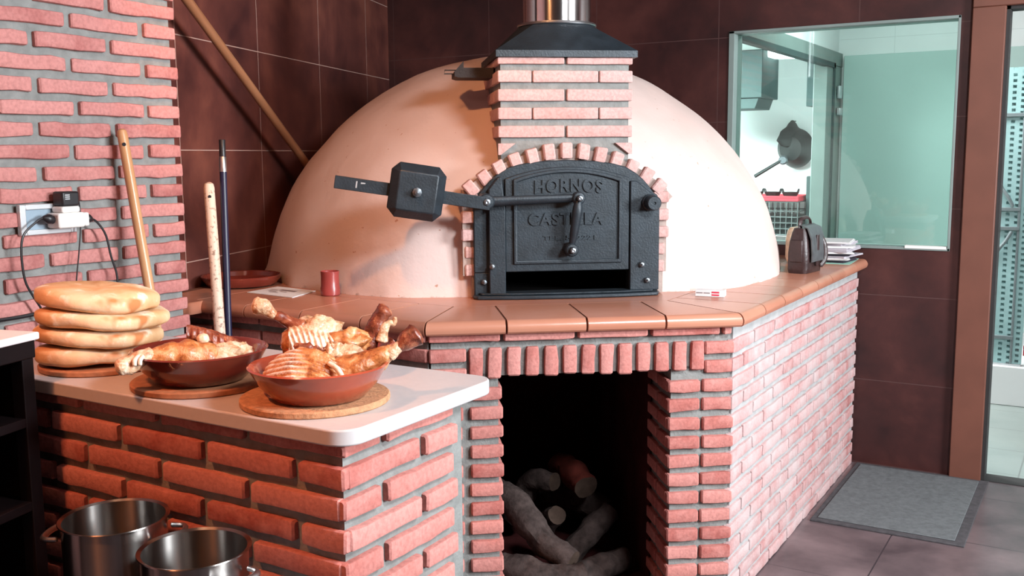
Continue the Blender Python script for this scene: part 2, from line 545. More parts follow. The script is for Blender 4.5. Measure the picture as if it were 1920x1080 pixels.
def recenter(o):
    """put a single-mesh thing's origin at its base centre"""
    me = o.data
    xs = [v.co for v in me.vertices]
    lo = V(*(min(p[i] for p in xs) for i in range(3)))
    hi = V(*(max(p[i] for p in xs) for i in range(3)))
    c = V((lo.x+hi.x)/2, (lo.y+hi.y)/2, lo.z)
    for v in me.vertices: v.co -= c
    o.location = o.location + c
    return o

UP = V(0, 0, 1)

# ------------------------------------------------------------------ frames of the oven
AD = math.radians(82.54-30.95)
U = V(math.sin(AD), math.cos(AD), 0)          # along the oven's front, to the right
N = V(U.y, -U.x, 0)                           # out of the oven's front
A = V(-1.072, 3.255, 0)                       # right front corner of the brick base
O = A + U*(-.488) - N*.5                      # middle of the oven door
def W(s, o, z): return O + U*s + N*o + UP*z
DAX = (U, N, UP)

# ================================================================== SETTING
WY = 5.224
# floor
b = MB(); b.box((-4.6, -3.0, -.1), (4.2, WY+.06, 0))
struct(b.build('floor', 'floor_tile', smooth=False), 'dark mottled slate floor tiles of the restaurant', 'floor')
b = MB(); b.box((-4.6, -3.0, 3.0), (4.2, WY, 3.1))
struct(b.build('ceiling', 'ceiling_white', smooth=False), 'dim ceiling above the oven', 'ceiling')
# back wall with window and doorway
b = MB()
for lo, hi in (((-4.3, 0), (-1.781, 3.0)), ((-1.781, 0), (-.655, 1.12)), ((-1.781, 2.236), (-.655, 3.0)), ((-.655, 0), (-.6, 3.0)),
               ((-.6, 2.40), (.6, 3.0)), ((.6, 0), (4.2, 3.0))):
    b.box((lo[0], WY, lo[1]), (hi[0], WY+.12, hi[1]))
struct(b.build('wall_back', 'wall_tile_back', smooth=False), 'dark red tiled wall around the interior window', 'wall')
# angled tiled wall on the left
TA = math.radians(12.42-30.946)
T = V(math.sin(TA), math.cos(TA), 0)
TN = V(T.y, -T.x, 0)
b = MB(); b.box((-1.3, 0, 0), (2.75, .1, 3.0))
o = b.build('wall_left_tiled', 'wall_tile', smooth=False)
o.name = 'wall_left'
mw = Matrix((T, -TN, UP)).transposed().to_4x4(); mw.translation = V(-3.3, 3.0, 0)
o.matrix_world = mw
struct(o, 'rust brown tiled wall with thin pale grout lines left of the dome', 'wall')
# rest of the dining room, behind and beside the camera
b = MB(); b.box((-4.6, -3.1, 0), (4.2, -3.0, 3.0))
struct(b.build('wall_front', 'room_wall', smooth=False), 'warm terracotta wall of the dining room behind the camera', 'wall')
b = MB(); b.box((4.2, -3.0, 0), (4.3, WY+.12, 3.0))
struct(b.build('wall_right', 'room_wall', smooth=False), 'warm terracotta wall of the dining room at the far right', 'wall')
# brick column wall
CX = -2.795
b = MB()
b.box((CX-.15, -1.2, 0), (CX, 2.395, 3.0), 1)
z0 = 1.998-.0664*30
for k in range(46):
    z = z0 + .0664*k
    if z > 2.96: break
    odd = (k % 2 == 1)          # k=30 -> half brick at the end
    y = 2.412 + random.uniform(-.004, .004)
    first = True
    while y > -1.1:
        L = (.127 if not odd else .255) if first else .245
        L += random.uniform(-.012, .012)*(0 if first else 1)
        if random.random() < .06 and not first: L *= 1.6
        first = False
        b.brick((CX, y-L, z+random.uniform(-.002, .002)), (0, 1, 0), UP, (1, 0, 0), L, .0425, random.uniform(.013, .019), 0, wob=.003)
        y -= L + .025
struct(b.build('wall_brick_left', ['brick_pink', 'mortar']), 'pink brick wall with raked grey mortar joints at the left edge', 'wall')
# door frame
b = MB()
b.box((-.605, WY-.03, 0), (-.463, WY+.13, 2.262))
b.box((-.605, WY-.03, 2.262), (.62, WY+.13, 2.42))
b.box((.5, WY-.03, 0), (.62, WY+.13, 2.262))
d1 = b.build('door_1', 'frame_wood', bevel=.004)
struct(d1, 'brown wooden door frame right of the interior window', 'door frame')
b = MB()
b.box((-.463, WY+.0, 0), (-.447, WY+.10, 2.262))
b.box((-.463, WY+.0, 2.247), (.5, WY+.10, 2.262))
b.build('door_seal', 'seal', d1)
b = MB(); b.box((-.463, WY-.0, -.02), (.5, WY+.12, .004))
b.build('threshold', 'seal', d1)
# window frame and pane
b = MB()
t = .018
for lo, hi in (((-1.781, 1.12), (-1.781+.03, 2.236)), ((-.655-.012, 1.12), (-.655, 2.236)), ((-1.781, 1.12), (-.655, 1.12+.014)), ((-1.781, 2.236-.014), (-.655, 2.236))):
    b.box((lo[0], WY-.008, lo[1]), (hi[0], WY+.125, hi[1]))
w1 = b.build('window_1', 'alu_frame', bevel=.002)
struct(w1, 'thin aluminium framed interior window looking into the white kitchen', 'window')
b = MB(); b.box((-1.752, WY+.05, 1.134), (-.667, WY+.056, 2.222))
b.build('pane', 'glass', w1, smooth=False)
b = MB(); b.box((-.86, WY-.012, 1.128), (-.67, WY+.03, 1.142))
b.build('glazing_clip', 'white_plastic', w1)

# ================================================================== behind the window
b = MB(); b.box((-5, WY+.06, -.1), (2.0, 9.2, -.001))
struct(b.build('floor_kitchen', 'corridor_floor', smooth=False), 'pale tiled corridor floor seen through the doorway', 'floor')
b = MB()
b.box((-5, WY+.12, 2.75), (2.0, 7.8, 2.85)); b.box((-5, WY+.12, 2.42), (-1.9, 9.1, 2.5))
struct(b.build('ceiling_kitchen', 'white_wall', smooth=False), 'white ceiling of the kitchen behind the window', 'ceiling')
b = MB()
b.box((-1.86, 7.705, 0), (2.0, 7.83, 2.8)); b.box((2.0, WY+.12, 0), (2.1, 7.83, 2.8))
struct(b.build('wall_corridor', 'corridor_wall', smooth=False), 'white tiled corridor wall behind the window and doorway', 'wall')
b = MB()
b.box((-5, 9.0, 0), (-1.7, 9.1, 2.5)); b.box((-5.1, WY+.12, 0), (-5, 9.1, 2.5)); b.box((-1.72, 7.83, 0), (-1.6, 9.1, 2.5))
struct(b.build('wall_kitchen', 'white_wall', smooth=False), 'bright white kitchen wall seen behind the hanging pan', 'wall')
# partition with its wide doorway
b = MB()
b.box((-1.86, 5.36, 2.22), (-1.76, 7.74, 2.32)); b.box((-1.858, 7.27, 0), (-1.762, 7.70, 2.219))
p1 = b.build('door_2', 'alu_frame', bevel=.004)
struct(p1, 'grey aluminium kitchen door frame seen through the interior window', 'door frame')
b = MB()
b.box((-1.80, 5.36, 2.20), (-1.752, 7.47, 2.235)); b.box((-1.80, 7.43, 0), (-1.752, 7.47, 2.235))
b.build('door_seal', 'hood_steel', p1)
b = MB(); b.box((-1.755, 7.55, 1.99), (-1.735, 7.62, 2.08)); b.box((-1.755, 7.55, 1.87), (-1.73, 7.62, 1.92))
b.build('door_latch', 'alu', p1, bevel=.004)
b = MB(); b.box((-1.83, 5.36, 2.32), (-1.79, 7.71, 2.75))
struct(b.build('wall_partition', 'white_wall', smooth=False), 'white wall above the kitchen door frame', 'wall')
# teal panel
b = MB(); b.box((-1.74, 7.66, .35), (.3, 7.70, 2.30))
o = b.build('wall_panel', 'teal_panel', bevel=.004)
tag(recenter(o), 'large pale teal glossy panel on the wall behind the window', 'panel')
# extractor hood, hanging cabinet, ceiling lamp
t = thing('extractor_hood', 'grey steel extractor hood hanging in the kitchen behind the window', 'hood', (-2.6, 8.1, 1.95))
b = MB(); b.box((-3.2, 8.0, 2.04), (-2.45, 8.45, 2.419)); b.build('hood_body', 'hood_steel', t, bevel=.006)
b = MB()
b.prism([(-3.2, 8.02, 2.04), (-2.48, 8.02, 2.04), (-2.51, 8.02, 1.955), (-3.2, 8.02, 1.955)], (0, .4, 0))
b.build('grease_tray', 'hood_steel', t, bevel=.004)
b = MB(); b.box((-2.075, 7.92, 1.955), (-1.9, 8.4, 2.419))
tag(recenter(b.build('hanging_cabinet', 'hood_steel', bevel=.005)), 'narrow dark grey hanging cabinet beside the kitchen door frame', 'cabinet')
b = MB(); b.lathe([(0, 0), (.16, .0), (.17, .03), (.17, .05)], (-2.33, 8.25, 2.368), 32)
tag(recenter(b.build('ceiling_lamp', 'lamp_glow')), 'round lit white lamp on the kitchen ceiling', 'lamp')
# hanging pan
t = thing('hanging_pan', 'round dark metal pan hanging on the white kitchen wall', 'pan', (-2.43, 8.95, 1.4))
cpan = V(-2.44, 8.86, 1.635)
b = MB()
b.lathe([(0, -.005), (.10, 0), (.145, .03), (.168, .085), (.175, .088), (.150, .03), (.105, -.012), (0, -.02)], cpan, 40, axis=(.25, 1, .05))
b.build('pan_bowl', 'pan', t)
b = MB()
b.tube([cpan+V(0, .02, .07), cpan+V(0, .02, .14), cpan+V(0, .02, .20), cpan+V(0, .02, .24)], [.150, .118, .05, .018], 20, sub=4, flat=.25)
b.tube([cpan+V(0, .02, .235), cpan+V(0, .12, .24)], .006, 8)
b.build('hanging_hook', 'pan', t)
b = MB(); b.tube([cpan+V(-.06, -.06, -.10), cpan+V(-.28, -.12, -.24)], [.014, .017], 10); b.build('pan_handle', 'pan', t)
b = MB(); b.lathe([(0, .03), (.03, .03), (.04, .02), (.04, -.01)], cpan+V(-.05, -.045, -.10), 20, axis=(0, -1, 0)); b.build('handle_boss', 'bolt', t)
# table with things
t = thing('work_table', 'steel work table with crates at the kitchen back wall', 'table', (-2.6, 8.7, 0))
b = MB(); b.box((-3.3, 8.45, .86), (-2.1, 8.98, .90)); b.build('table_top', 'steel_brushed', t, bevel=.004)
for x in (-3.25, -2.15):
    for y in (8.5, 8.93):
        b = MB(); b.box((x-.02, y-.02, 0), (x+.02, y+.02, .86)); b.build('leg', 'steel_brushed', t)
t = thing('wire_crate', 'dark wire crate under the red tray in the kitchen', 'crate', (-2.5, 8.7, .9))
b = MB()
x0, x1, y0, y1, za, zb = -2.85, -2.27, 8.5, 8.92, .905, 1.185
for z in (za, za+.05, za+.1, za+.15, za+.2, zb):
    for p, q in (((x0, y0), (x1, y0)), ((x1, y0), (x1, y1)), ((x1, y1), (x0, y1)), ((x0, y1), (x0, y0))):
        b.tube([(p[0], p[1], z), (q[0], q[1], z)], .005, 6)
for k in range(13):
    x = x0 + (x1-x0)*k/12
    for y in (y0, y1): b.tube([(x, y, za), (x, y, zb)], .004, 6)
b.build('wire_mesh', 'crate', t)
b = MB(); b.box((x0+.02, y0+.02, za), (x1-.02, y1-.02, za+.16)); b.build('crate_liner', 'pan', t, bevel=.01)
b = MB(); b.box((-2.86, 8.49, 1.19), (-2.265, 8.93, 1.215)); b.box((-2.86, 8.49, 1.215), (-2.265, 8.50, 1.235)); b.box((-2.86, 8.92, 1.215), (-2.265, 8.93, 1.235)); b.box((-2.86, 8.5, 1.215), (-2.85, 8.92, 1.235)); b.box((-2.275, 8.5, 1.215), (-2.265, 8.92, 1.235))
tag(recenter(b.build('red_tray', 'red_tray', bevel=.003)), 'red plastic tray under the dark pans in the kitchen', 'tray')
for i, (x, lab) in enumerate(((-2.70, 'dark two handled pan nearest the dome on the red kitchen tray'), (-2.545, 'dark two handled pan in the middle of the red kitchen tray'), (-2.39, 'dark two handled pan at the right end of the red kitchen tray'))):
    t = thing('frying_pan', lab, 'pan', (x, 8.7, 1.217), 'dark pans on the red tray')
    b = MB(); b.lathe([(0, .006), (.045, .006), (.07, .045), (.075, .045), (.05, .0), (0, .0)], (x, 8.7, 1.217), 28); b.build('pan_bowl', 'pan', t)
    for sg in (-1, 1):
        b = MB(); b.tube([(x+sg*.062, 8.68, 1.255), (x+sg*.071, 8.685, 1.285), (x+sg*.071, 8.715, 1.285), (x+sg*.062, 8.72, 1.255)], .005, 8, sub=4); b.build('loop_handle', 'pan', t)
t = thing('steel_container', 'upright grey metal box on the kitchen table', 'box', (-2.18, 8.75, .9))
b = MB(); b.box((-2.245, 8.65, .901), (-2.115, 8.85, 1.40)); b.build('box_body', 'hood_steel', t, bevel=.008)
b = MB(); b.lathe([(0, .02), (.018, .018), (.02, 0)], (-2.18, 8.65, 1.29), 16, axis=(0, -1, 0)); b.build('knob', 'pan', t)
# behind the doorway
b = MB(); b.box((-.9, 6.9, 0), (1.2, 7.70, .25))
struct(b.build('trim_plinth', 'white_wall', bevel=.004), 'low white plinth along the corridor wall', 'plinth')
t = thing('perforated_rack', 'pale teal perforated metal rack standing behind the doorway', 'rack', (-.52, 6.95, .25))
b = MB()
nx, nz = 6, 52
x0, x1, za, zb = -.72, -.425, .255, 2.11
for i in range(nx):
    for k in range(nz):
        xa, xb = x0+(x1-x0)*i/nx, x0+(x1-x0)*(i+1)/nx
        ya, yb = za+(zb-za)*k/nz, za+(zb-za)*(k+1)/nz
        hx, hz = (xb-xa)*.22, (yb-ya)*.25
        cx_, cz_ = (xa+xb)/2, (ya+yb)/2 + (hz*.9 if i % 2 else -hz*.9)
        q = [(xa, ya), (xb, ya), (xb, yb), (xa, yb)]
        h = [(cx_-hx, cz_-hz), (cx_+hx, cz_-hz), (cx_+hx, cz_+hz), (cx_-hx, cz_+hz)]
        vs = [V(x, 6.95, z) for x, z in q+h] + [V(x, 6.965, z) for x, z in h]
        b.add(vs, [(0, 1, 5, 4), (1, 2, 6, 5), (2, 3, 7, 6), (3, 0, 4, 7), (4, 5, 9, 8), (5, 6, 10, 9), (6, 7, 11, 10), (7, 4, 8, 11)])
b.box((x0, 6.99, za), (x1, 6.995, zb))
b.build('perforated_panel', 'perforated', t, smooth=False, recalc=False)
b = MB(); b.box((-.49, 6.93, .27), (-.475, 6.95, 2.0)); b.build('upright_bar', 'grey_bar', t, bevel=.003)
for z in (1.82, 1.24, 1.12, .43):
    b = MB(); b.box((-.71, 6.925, z-.012), (-.475, 6.949, z+.012)); b.build('cross_bar', 'grey_bar', t, bevel=.003)
for z, sg in ((1.26, 1), (1.1, -1)):
    b = MB(); b.tube([(-.52, 6.93, z), (-.55, 6.92, z+sg*.06), (-.585, 6.92, z+sg*.11), (-.60, 6.93, z+sg*.15)], .011, 8, sub=4); b.build('hook', 'grey_bar', t)
b = MB(); b.box((x0, 6.94, .251), (x1, 7.0, .262)); b.build('base_rail', 'alu', t)
b = MB(); b.box((-.415, 6.94, .32), (-.2, 7.2, .36)); b.box((-.415, 6.94, .36), (-.39, 7.2, .385))
t = thing('red_crate', 'red topped black crate on the white plinth beside the perforated rack', 'crate', (-.3, 7.05, .25))
b.build('crate_lid', 'red_tray', t, bevel=.004)
b = MB(); b.box((-.40, 6.95, .251), (-.21, 7.19, .32)); b.build('crate_body', 'black_plastic', t, bevel=.004)

# ================================================================== OVEN
oven = thing('brick_oven', 'big wood fired oven with plaster dome on a red brick base', 'oven', O)
Lc = A + U*(-1.037)                            # left front corner of the base
# --- base
b = MB()
TOP, PITCH, BH = .966, .0660, .0425
rec = .017
# mortar cores: pillars, lintel, sides (recessed)
def slab(s0, s1, o0, o1, z0, z1, mi):
    b.box((s0, o0, z0), (s1, o1, z1), mi, DAX, A)
slab(-1.03, -.808, -.26, -rec, 0, .88, 1)
slab(-.214, -.006, -.26, -rec, 0, .88, 1)
slab(-1.03, -.006, -.26, -rec, .872, 1.02, 1)
zc = [TOP-BH-PITCH*k for k in range(15)]
bp = A - N*rec
for k, z in enumerate(zc):
    if z < 0: continue
    for s0, L in (((-1.037, .108), (-.905, .110)) if k > 1 else ((-1.037, .122),)):
        b.brick(bp+U*(s0+random.uniform(-.003, .003))+UP*z, U, UP, N, L, BH, rec+random.uniform(-.002, .004), 0, wob=.0028)
    for s0, L in (((-.227, .112), (-.106, .109)) if k > 1 else ((-.100, .103),)):
        b.brick(bp+U*(s0+random.uniform(-.002, .002))+UP*z, U, UP, N, L, BH, rec+random.uniform(-.002, .004), 0, wob=.0028)
    # returns into the opening
    if k > 1:
        for side in (-.794, -.228):
            for j in range(2):
                nn = U if side < -.5 else -U
                b.brick(A+U*side-nn*.012-N*(.02+.13*j+.115)+UP*z, N, UP, nn, .112, BH, .012, 0)
# soldier course
for k in range(13):
    s0 = -.905 + .0631*k
    h = .100 + random.uniform(-.006, .004)
    b.brick(bp+U*s0+UP*(.968-h), UP, U, N, h, .045, rec+random.uniform(.001, .005), 0, wob=.0028, tint=random.uniform(.2, 1))
# header course under the ledge
s0 = -1.04
while s0 < -.02:
    L = min(.245, -.003-s0)
    b.brick(A-N*.002+U*s0+UP*.992, U, UP, N, L-.008, .032, .012, 0, wob=.002)
    s0 += .25
# right side (whitewashed)
b.box((-1.2, A.y+.02, 0), (A.x-.010, WY-.005, 1.02), 3)
for k, z in enumerate(zc):
    if z < -.01: continue
    z = max(z, .002)
    y = A.y - .001
    i = 0
    while y < WY-.02:
        L = (.13 if (k % 2 and i == 0) else .25)
        L = min(L + random.uniform(-.006, .006), WY-.004-y)
        if L > .03: b.brick((A.x-.010, y, z), (0, 1, 0), UP, (1, 0, 0), L-.016, BH+.002, .0105, 2, r=.003, wob=.003)
        y += L
        i += 1
# left side
b.box((-3.1, Lc.y+.016, 0), (-1.9, Lc.y+.4, 1.02), 1)
for k, z in enumerate(zc):
    if z < 0: continue
    x = Lc.x
    i = 0
    while x > -3.05:
        L = .12 if (k % 2 and i == 0) else .25
        b.brick((x-L, Lc.y+.016, z), (1, 0, 0), UP, (0, -1, 0), L-.012, BH, .015, 0, wob=.0025)
        x -= L
        i += 1
x = Lc.x
while x > -3.0:
    b.brick((x-.25, Lc.y+.002, .992), (1, 0, 0), UP, (0, -1, 0), .242, .032, .012, 0)
    x -= .25
b.build('brick_base', ['brick', 'mortar', 'brick_worn', 'mortar_pale'], oven)
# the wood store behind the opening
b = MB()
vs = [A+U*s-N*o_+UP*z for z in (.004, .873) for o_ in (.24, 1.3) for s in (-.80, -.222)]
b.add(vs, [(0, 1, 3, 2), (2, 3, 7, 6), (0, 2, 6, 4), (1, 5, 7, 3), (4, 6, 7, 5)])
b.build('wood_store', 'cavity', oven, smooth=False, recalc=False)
# --- tiled ledge
LZ = 1.065
E1 = V(-1.871, 2.57, 0); E2 = V(-1.032, 3.2355, 0); E3 = V(-1.032, WY-.004, 0); E0 = V(-2.95, 2.57, 0)
n01, n12, n23 = V(0, -1, 0), N, V(1, 0, 0)
def mitre(na, nb):
    h = (na+nb).normalized()
    return -h/h.dot(na)
i1, i2 = mitre(n01, n12), mitre(n12, n23)
b = MB()
prof = [(.34, 0), (.024, 0), (.016, -.002), (.009, -.0065), (.004, -.013), (.0, -.022), (.0, -.030), (.003, -.039), (.009, -.045), (.018, -.047), (.34, -.047)]
def tile(p0, in0, p1, in1, gap=.0035, scale=1.0):
    d = (p1-p0).normalized()
    t0 = random.random()
    vs = []
    for p, iv, g in ((p0, in0, gap), (p1, in1, -gap)):
        for (wv, z) in prof:
            vs.append(p + d*g + iv*wv*scale + UP*(LZ+z))
    k = len(prof)
    fs = [(j, j+1, k+j+1, k+j) for j in range(k-1)] + [list(range(k))[::-1], list(range(k, 2*k))]
    b.add(vs, fs, 0, t0)
def run(Pa, Pb, ia, ib, nrm, cnt):
    for k in range(cnt):
        p0, p1 = Pa.lerp(Pb, k/cnt), Pa.lerp(Pb, (k+1)/cnt)
        tile(p0, ia if k == 0 else -nrm, p1, ib if k == cnt-1 else -nrm)
run(E0, E1, V(0, 1, 0), i1, n01, 4)
run(E1, E2, i1, i2, n12, 4)
run(E2, E3, i2, V(-1, 0, 0), n23, 8)
# the short cut end piece by the brick column
tile(V(-2.90, 2.47, 0), V(-1, 0, 0), V(-2.90, 2.60, 0), V(-1, 0, 0), scale=.5)
# inner slab + grout bed
poly = [E0+V(0, .03, 0), E1+i1*.03, E2+i2*.03, E3+V(-.03, 0, 0), V(-3.85, WY-.004, 0), V(-3.26, 3.05, 0), V(-3.19, 2.6, 0)]
b.prism([p+UP*(LZ-.044) for p in poly], UP*.042, 1)
poly2 = [V(-3.24, 2.92, 0), E0+V(0, .345, 0), E1+i1*.345, E2+i2*.345, E3+V(-.345, 0, 0), V(-3.8, WY-.01, 0), V(-3.26, 3.05, 0)]
b.prism([p+UP*(LZ-.03) for p in poly2], UP*.0295, 0)
b.prism([p+UP*(LZ-.03) for p in (E0+V(-.004, .012, 0), E0+V(-.004, .34, 0), V(-3.2, 2.91, 0), V(-3.12, 2.58, 0))], UP*.0295, 0)
b.build('tiled_ledge', ['ledge', 'grout_brown'], oven, angle=25)
# --- dome
b = MB()
DC = A + U*(-.49) - N*1.598
DR, DH, DZ = 1.226, 1.11, .959
NA, NE = 192, 72
vs, idx = [], {}
e0 = math.asin((LZ-.002-DZ)/DH)
for j in range(NE+1):
    e = e0 + (PI/2-e0)*j/NE
    for k in range(NA):
        a_ = 2*PI*k/NA
        p = V(DC.x+DR*math.cos(e)*math.cos(a_), DC.y+DR*math.cos(e)*math.sin(a_), DZ+DH*math.sin(e))
        dirv = V(math.cos(e)*math.cos(a_), math.cos(e)*math.sin(a_), math.sin(e))
        amp = .006 + .012*max(0, 1-(p.z-LZ)/.09)
        p += dirv*amp*noise.fractal(p*3.2, 1, 2, 4)
        p += dirv*.010*max(0, 1-(p.z-LZ)/.05)*(.4+noise.noise(p*14))
        out = (p-O).dot(N)                       # flat front around the door
        lim, s_ = -.012, .10
        if out > lim-s_:
            x_ = (out-(lim-s_))/s_
            new = lim-s_ + s_*(1-math.exp(-x_))
            p += N*(new-out)
        p.y = min(p.y, WY-.003+.0)
        tt = (p-V(-3.3, 3.0, 0)).dot(TN)
        if tt < .004: p += TN*(.004-tt)
        vs.append(p)
fs = []
for j in range(NE):
    for k in range(NA):
        q = (j*NA+k, j*NA+(k+1) % NA, (j+1)*NA+(k+1) % NA, (j+1)*NA+k)
        c = (vs[q[0]]+vs[q[2]])/2 - O
        if abs(c.dot(U)) < .27 and c.z < 1.20 and c.dot(N) > -.4: continue
        fs.append(q)
b.add(vs, fs)
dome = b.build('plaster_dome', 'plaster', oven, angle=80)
# oven mouth lining
b = MB()
vs = [W(s, o_, z) for z in (1.067, 1.24) for o_ in (-.012, -.7) for s in (-.26, .26)]
b.add(vs, [(0, 1, 3, 2), (2, 3, 7, 6), (0, 2, 6, 4), (1, 5, 7, 3), (4, 6, 7, 5)])
b.build('oven_mouth', 'soot', oven, smooth=False, recalc=False)
# --- arch bricks
b = MB()
AZ, ARD = 1.063, .547
th = [math.radians(a_) for a_ in [-41+82*k/12 for k in range(13)]]
ring = [(a_, r_) for r_ in (ARD-.05, ARD+.012) for a_ in [math.radians(-48+96*k/24) for k in range(25)]]
vs = [W(r_*math.sin(a_), o_, AZ+r_*math.cos(a_)) for o_ in (-.06, .000) for (a_, r_) in ring]
fs = []
for k in range(24):
    i0, i1_, i2_, i3 = k, k+1, 25+k+1, 25+k
    fs += [(50+i0, 50+i1_, 50+i2_, 50+i3), (i3, i2_, 50+i2_, 50+i3), (i0, i1_, 50+i1_, 50+i0)]
b.add(vs, fs, 1)
for a_ in th:
    rad = U*math.sin(a_)+UP*math.cos(a_)
    tanv = U*math.cos(a_)-UP*math.sin(a_)
    h = .056+random.uniform(-.004, .004)
    b.brick(W(0, -.002, AZ)+rad*(ARD-.026)-tanv*.0215, tanv, rad, N, .043, h, .024+random.uniform(0, .006), 0, tint=random.uniform(.2, 1))
for sg in (-1, 1):
    b.box((.33*sg-.03, -.06, 1.07), (.33*sg+.05 if sg > 0 else .33*sg+.03, .0, 1.46), 1, DAX, O)
    b.box((min(.35*sg, .392*sg), -.06, 1.15), (max(.35*sg, .392*sg), .001, 1.47), 1, DAX, O)
    for k in range(5):
        z = 1.415-.066*k
        wv = .062 if k < 3 else .05
        s0 = .335 if sg > 0 else -.335-wv
        b.brick(W(s0, -.004, z), U, UP, N, wv, .043, (.024 if k < 3 else .012)+random.uniform(-.002, .002), 0, tint=random.uniform(.2, .9))
b.build('brick_arch', ['brick_pale', 'plaster_arch'], oven)
# --- chimney
b = MB()
CD = .50
b.box((-.243, -CD, 1.45), (.243, -.014, 1.956), 1, DAX, O)
for k, z in enumerate((1.664, 1.731, 1.798, 1.866, 1.932)):
    hh = .0425 if k < 4 else .0245
    if k % 2 == 0: segs = ((-.2545, -.005), (.005, .2545))
    else: segs = ((-.2545, -.1285), (-.1235, .1235), (.1285, .2545))
    for s0, s1 in segs:
        b.brick(W(s0, -.014, z), U, UP, N, s1-s0, hh, .0145, 0, wob=.0008, r=.003, tint=random.uniform(.3, .9))
    for sg in (-1, 1):
        for o0, o1 in (((-CD, -.27), (-.26, -.002)) if k % 2 else ((-CD, -.38), (-.37, -.13), (-.12, -.002))):
            b.brick(W(.243*sg, o0, z), N, UP, U*sg, o1-o0, hh, .0115, 0, wob=.0008, r=.003)
# wedge bricks above the arch
for sg in (-1, 1):
    pl = [W(sg*.2545, -.014, 1.600), W(sg*.2545, -.014, 1.642), W(sg*.19, -.014, 1.642), W(sg*.245, -.014, 1.600)]
    b.prism(pl, N*.0145, 0, .6)
b.build('chimney_stack', ['brick_pale', 'mortar'], oven)
b = MB()
S0, S1, F0, F1 = -.262, .270, .014, -.515
q = 16
rect = []
for (a0, a1) in (((S0, F0), (S1, F0)), ((S1, F0), (S1, F1)), ((S1, F1), (S0, F1)), ((S0, F1), (S0, F0))):
    for k in range(q): rect.append((a0[0]+(a1[0]-a0[0])*k/q, a0[1]+(a1[1]-a0[1])*k/q))
cs_, co_ = .010, -.25
def circ(r_, z): 
    out = []
    for (s, f_) in rect:
        a_ = math.atan2(f_-co_, s-cs_)
        out.append(W(cs_+r_*math.cos(a_), co_+r_*math.sin(a_), z))
    return out
rings = [[W(s, f_, 1.957) for s, f_ in rect], [W(s, f_, 1.981) for s, f_ in rect], circ(.150, 2.093), circ(.150, 2.10), circ(.10, 2.10)]
n_ = len(rect)
b.add([p for r_ in rings for p in r_], [(j*n_+k, j*n_+(k+1) % n_, (j+1)*n_+(k+1) % n_, (j+1)*n_+k) for j in range(4) for k in range(n_)] + [list(range(n_))[::-1], list(range(4*n_, 5*n_))])
b.build('chimney_hood', 'iron', oven, angle=22)
b = MB()
b.lathe([(.154, 0), (.156, .004), (.154, .010), (.136, .012)], W(cs_, co_, 2.094), 64)
b.build('flue_collar', 'steel_brushed', oven)
b = MB()
b.lathe([(.1335, 2.10), (.1335, 2.995)], W(cs_, co_, 0), 72)
b.build('flue_pipe', 'steel_flue', oven)
# damper
b = MB()
dm = [(-.385, 1.895), (-.40, 1.90), (-.40, 1.918), (-.365, 1.957), (-.365, 1.932), (-.25, 1.932), (-.25, 1.895)]
b.prism([W(s, -.33, z) for s, z in dm], N*.16)
b.tube([W(-.39, -.20, 1.925), W(-.436, -.20, 1.925), W(-.438, -.20, 1.911), W(-.39, -.20, 1.911)], .0022, 6)
b.build('chimney_damper', 'iron_dark', oven)
# --- iron door frame
b = MB()
half = [(.35, 1.072), (.353, 1.43), (.347, 1.447), (.335, 1.452), (.312, 1.482), (.292, 1.505), (.262, 1.530), (.225, 1.552), (.18, 1.565), (.11, 1.575), (0, 1.580)]
outl = half + [(-s, z) for s, z in half[-2::-1]]
def pl(pts, o0, o1, mi=0): b.prism([W(s, o0, z) for s, z in pts], N*(o1-o0), mi)
up_part = [(.353, 1.163)] + half[1:] + [(-s, z) for s, z in half[-2:0:-1]] + [(-.353, 1.163)]
pl(up_part, -.02, .028)
for sg in (-1, 1):
    pl([(sg*.238, 1.07), (sg*.352, 1.07), (sg*.353, 1.1631), (sg*.238, 1.1631)], -.02, .028)
frame = b.build('door_frame', 'iron', oven, bevel=.004)
b = MB()
sill = [(-.352, -.01), (.352, -.01), (.358, .03), (.345, .062), (.20, .085), (0, .092), (-.20, .085), (-.345, .062), (-.358, .03)]
b.prism([W(s, o_, 1.066) for s, o_ in sill], UP*.014)
b.prism([W(s*.95, o_*.8, 1.08) for s, o_ in sill], UP*.008)
b.build('door_sill', 'iron', frame, bevel=.005)
b = MB()
pl([(-.298, 1.08), (-.236, 1.08), (-.236, 1.40), (-.25, 1.52), (-.262, 1.52), (-.298, 1.475)], .028, .052)
b.build('left_rail', 'iron', frame, bevel=.004)
b = MB()
pl([(.238, 1.085), (.352, 1.085), (.352, 1.43), (.30, 1.47), (.262, 1.50), (.238, 1.50)], .028, .046)
b.build('right_rail', 'iron', frame, bevel=.004)
for s, z, o_ in ((-.288, 1.189, .052), (-.316, 1.129, .028), (.283, 1.184, .046), (.305, 1.124, .046)):
    b = MB(); b.lathe([(.011, 0), (.011, .008), (.008, .012), (.0045, .013), (.0045, .022), (0, .023)], W(s, o_, z), 14, axis=N)
    b.build('bolt', 'bolt', frame)
b = MB()
b.lathe([(.032, 0), (.032, .012), (.027, .016), (.027, .065), (.024, .069), (.006, .069), (.005, .064), (0, .064)], W(.313, .046, 1.418), 28, axis=N)
b.build('hinge_pin', 'iron', frame)
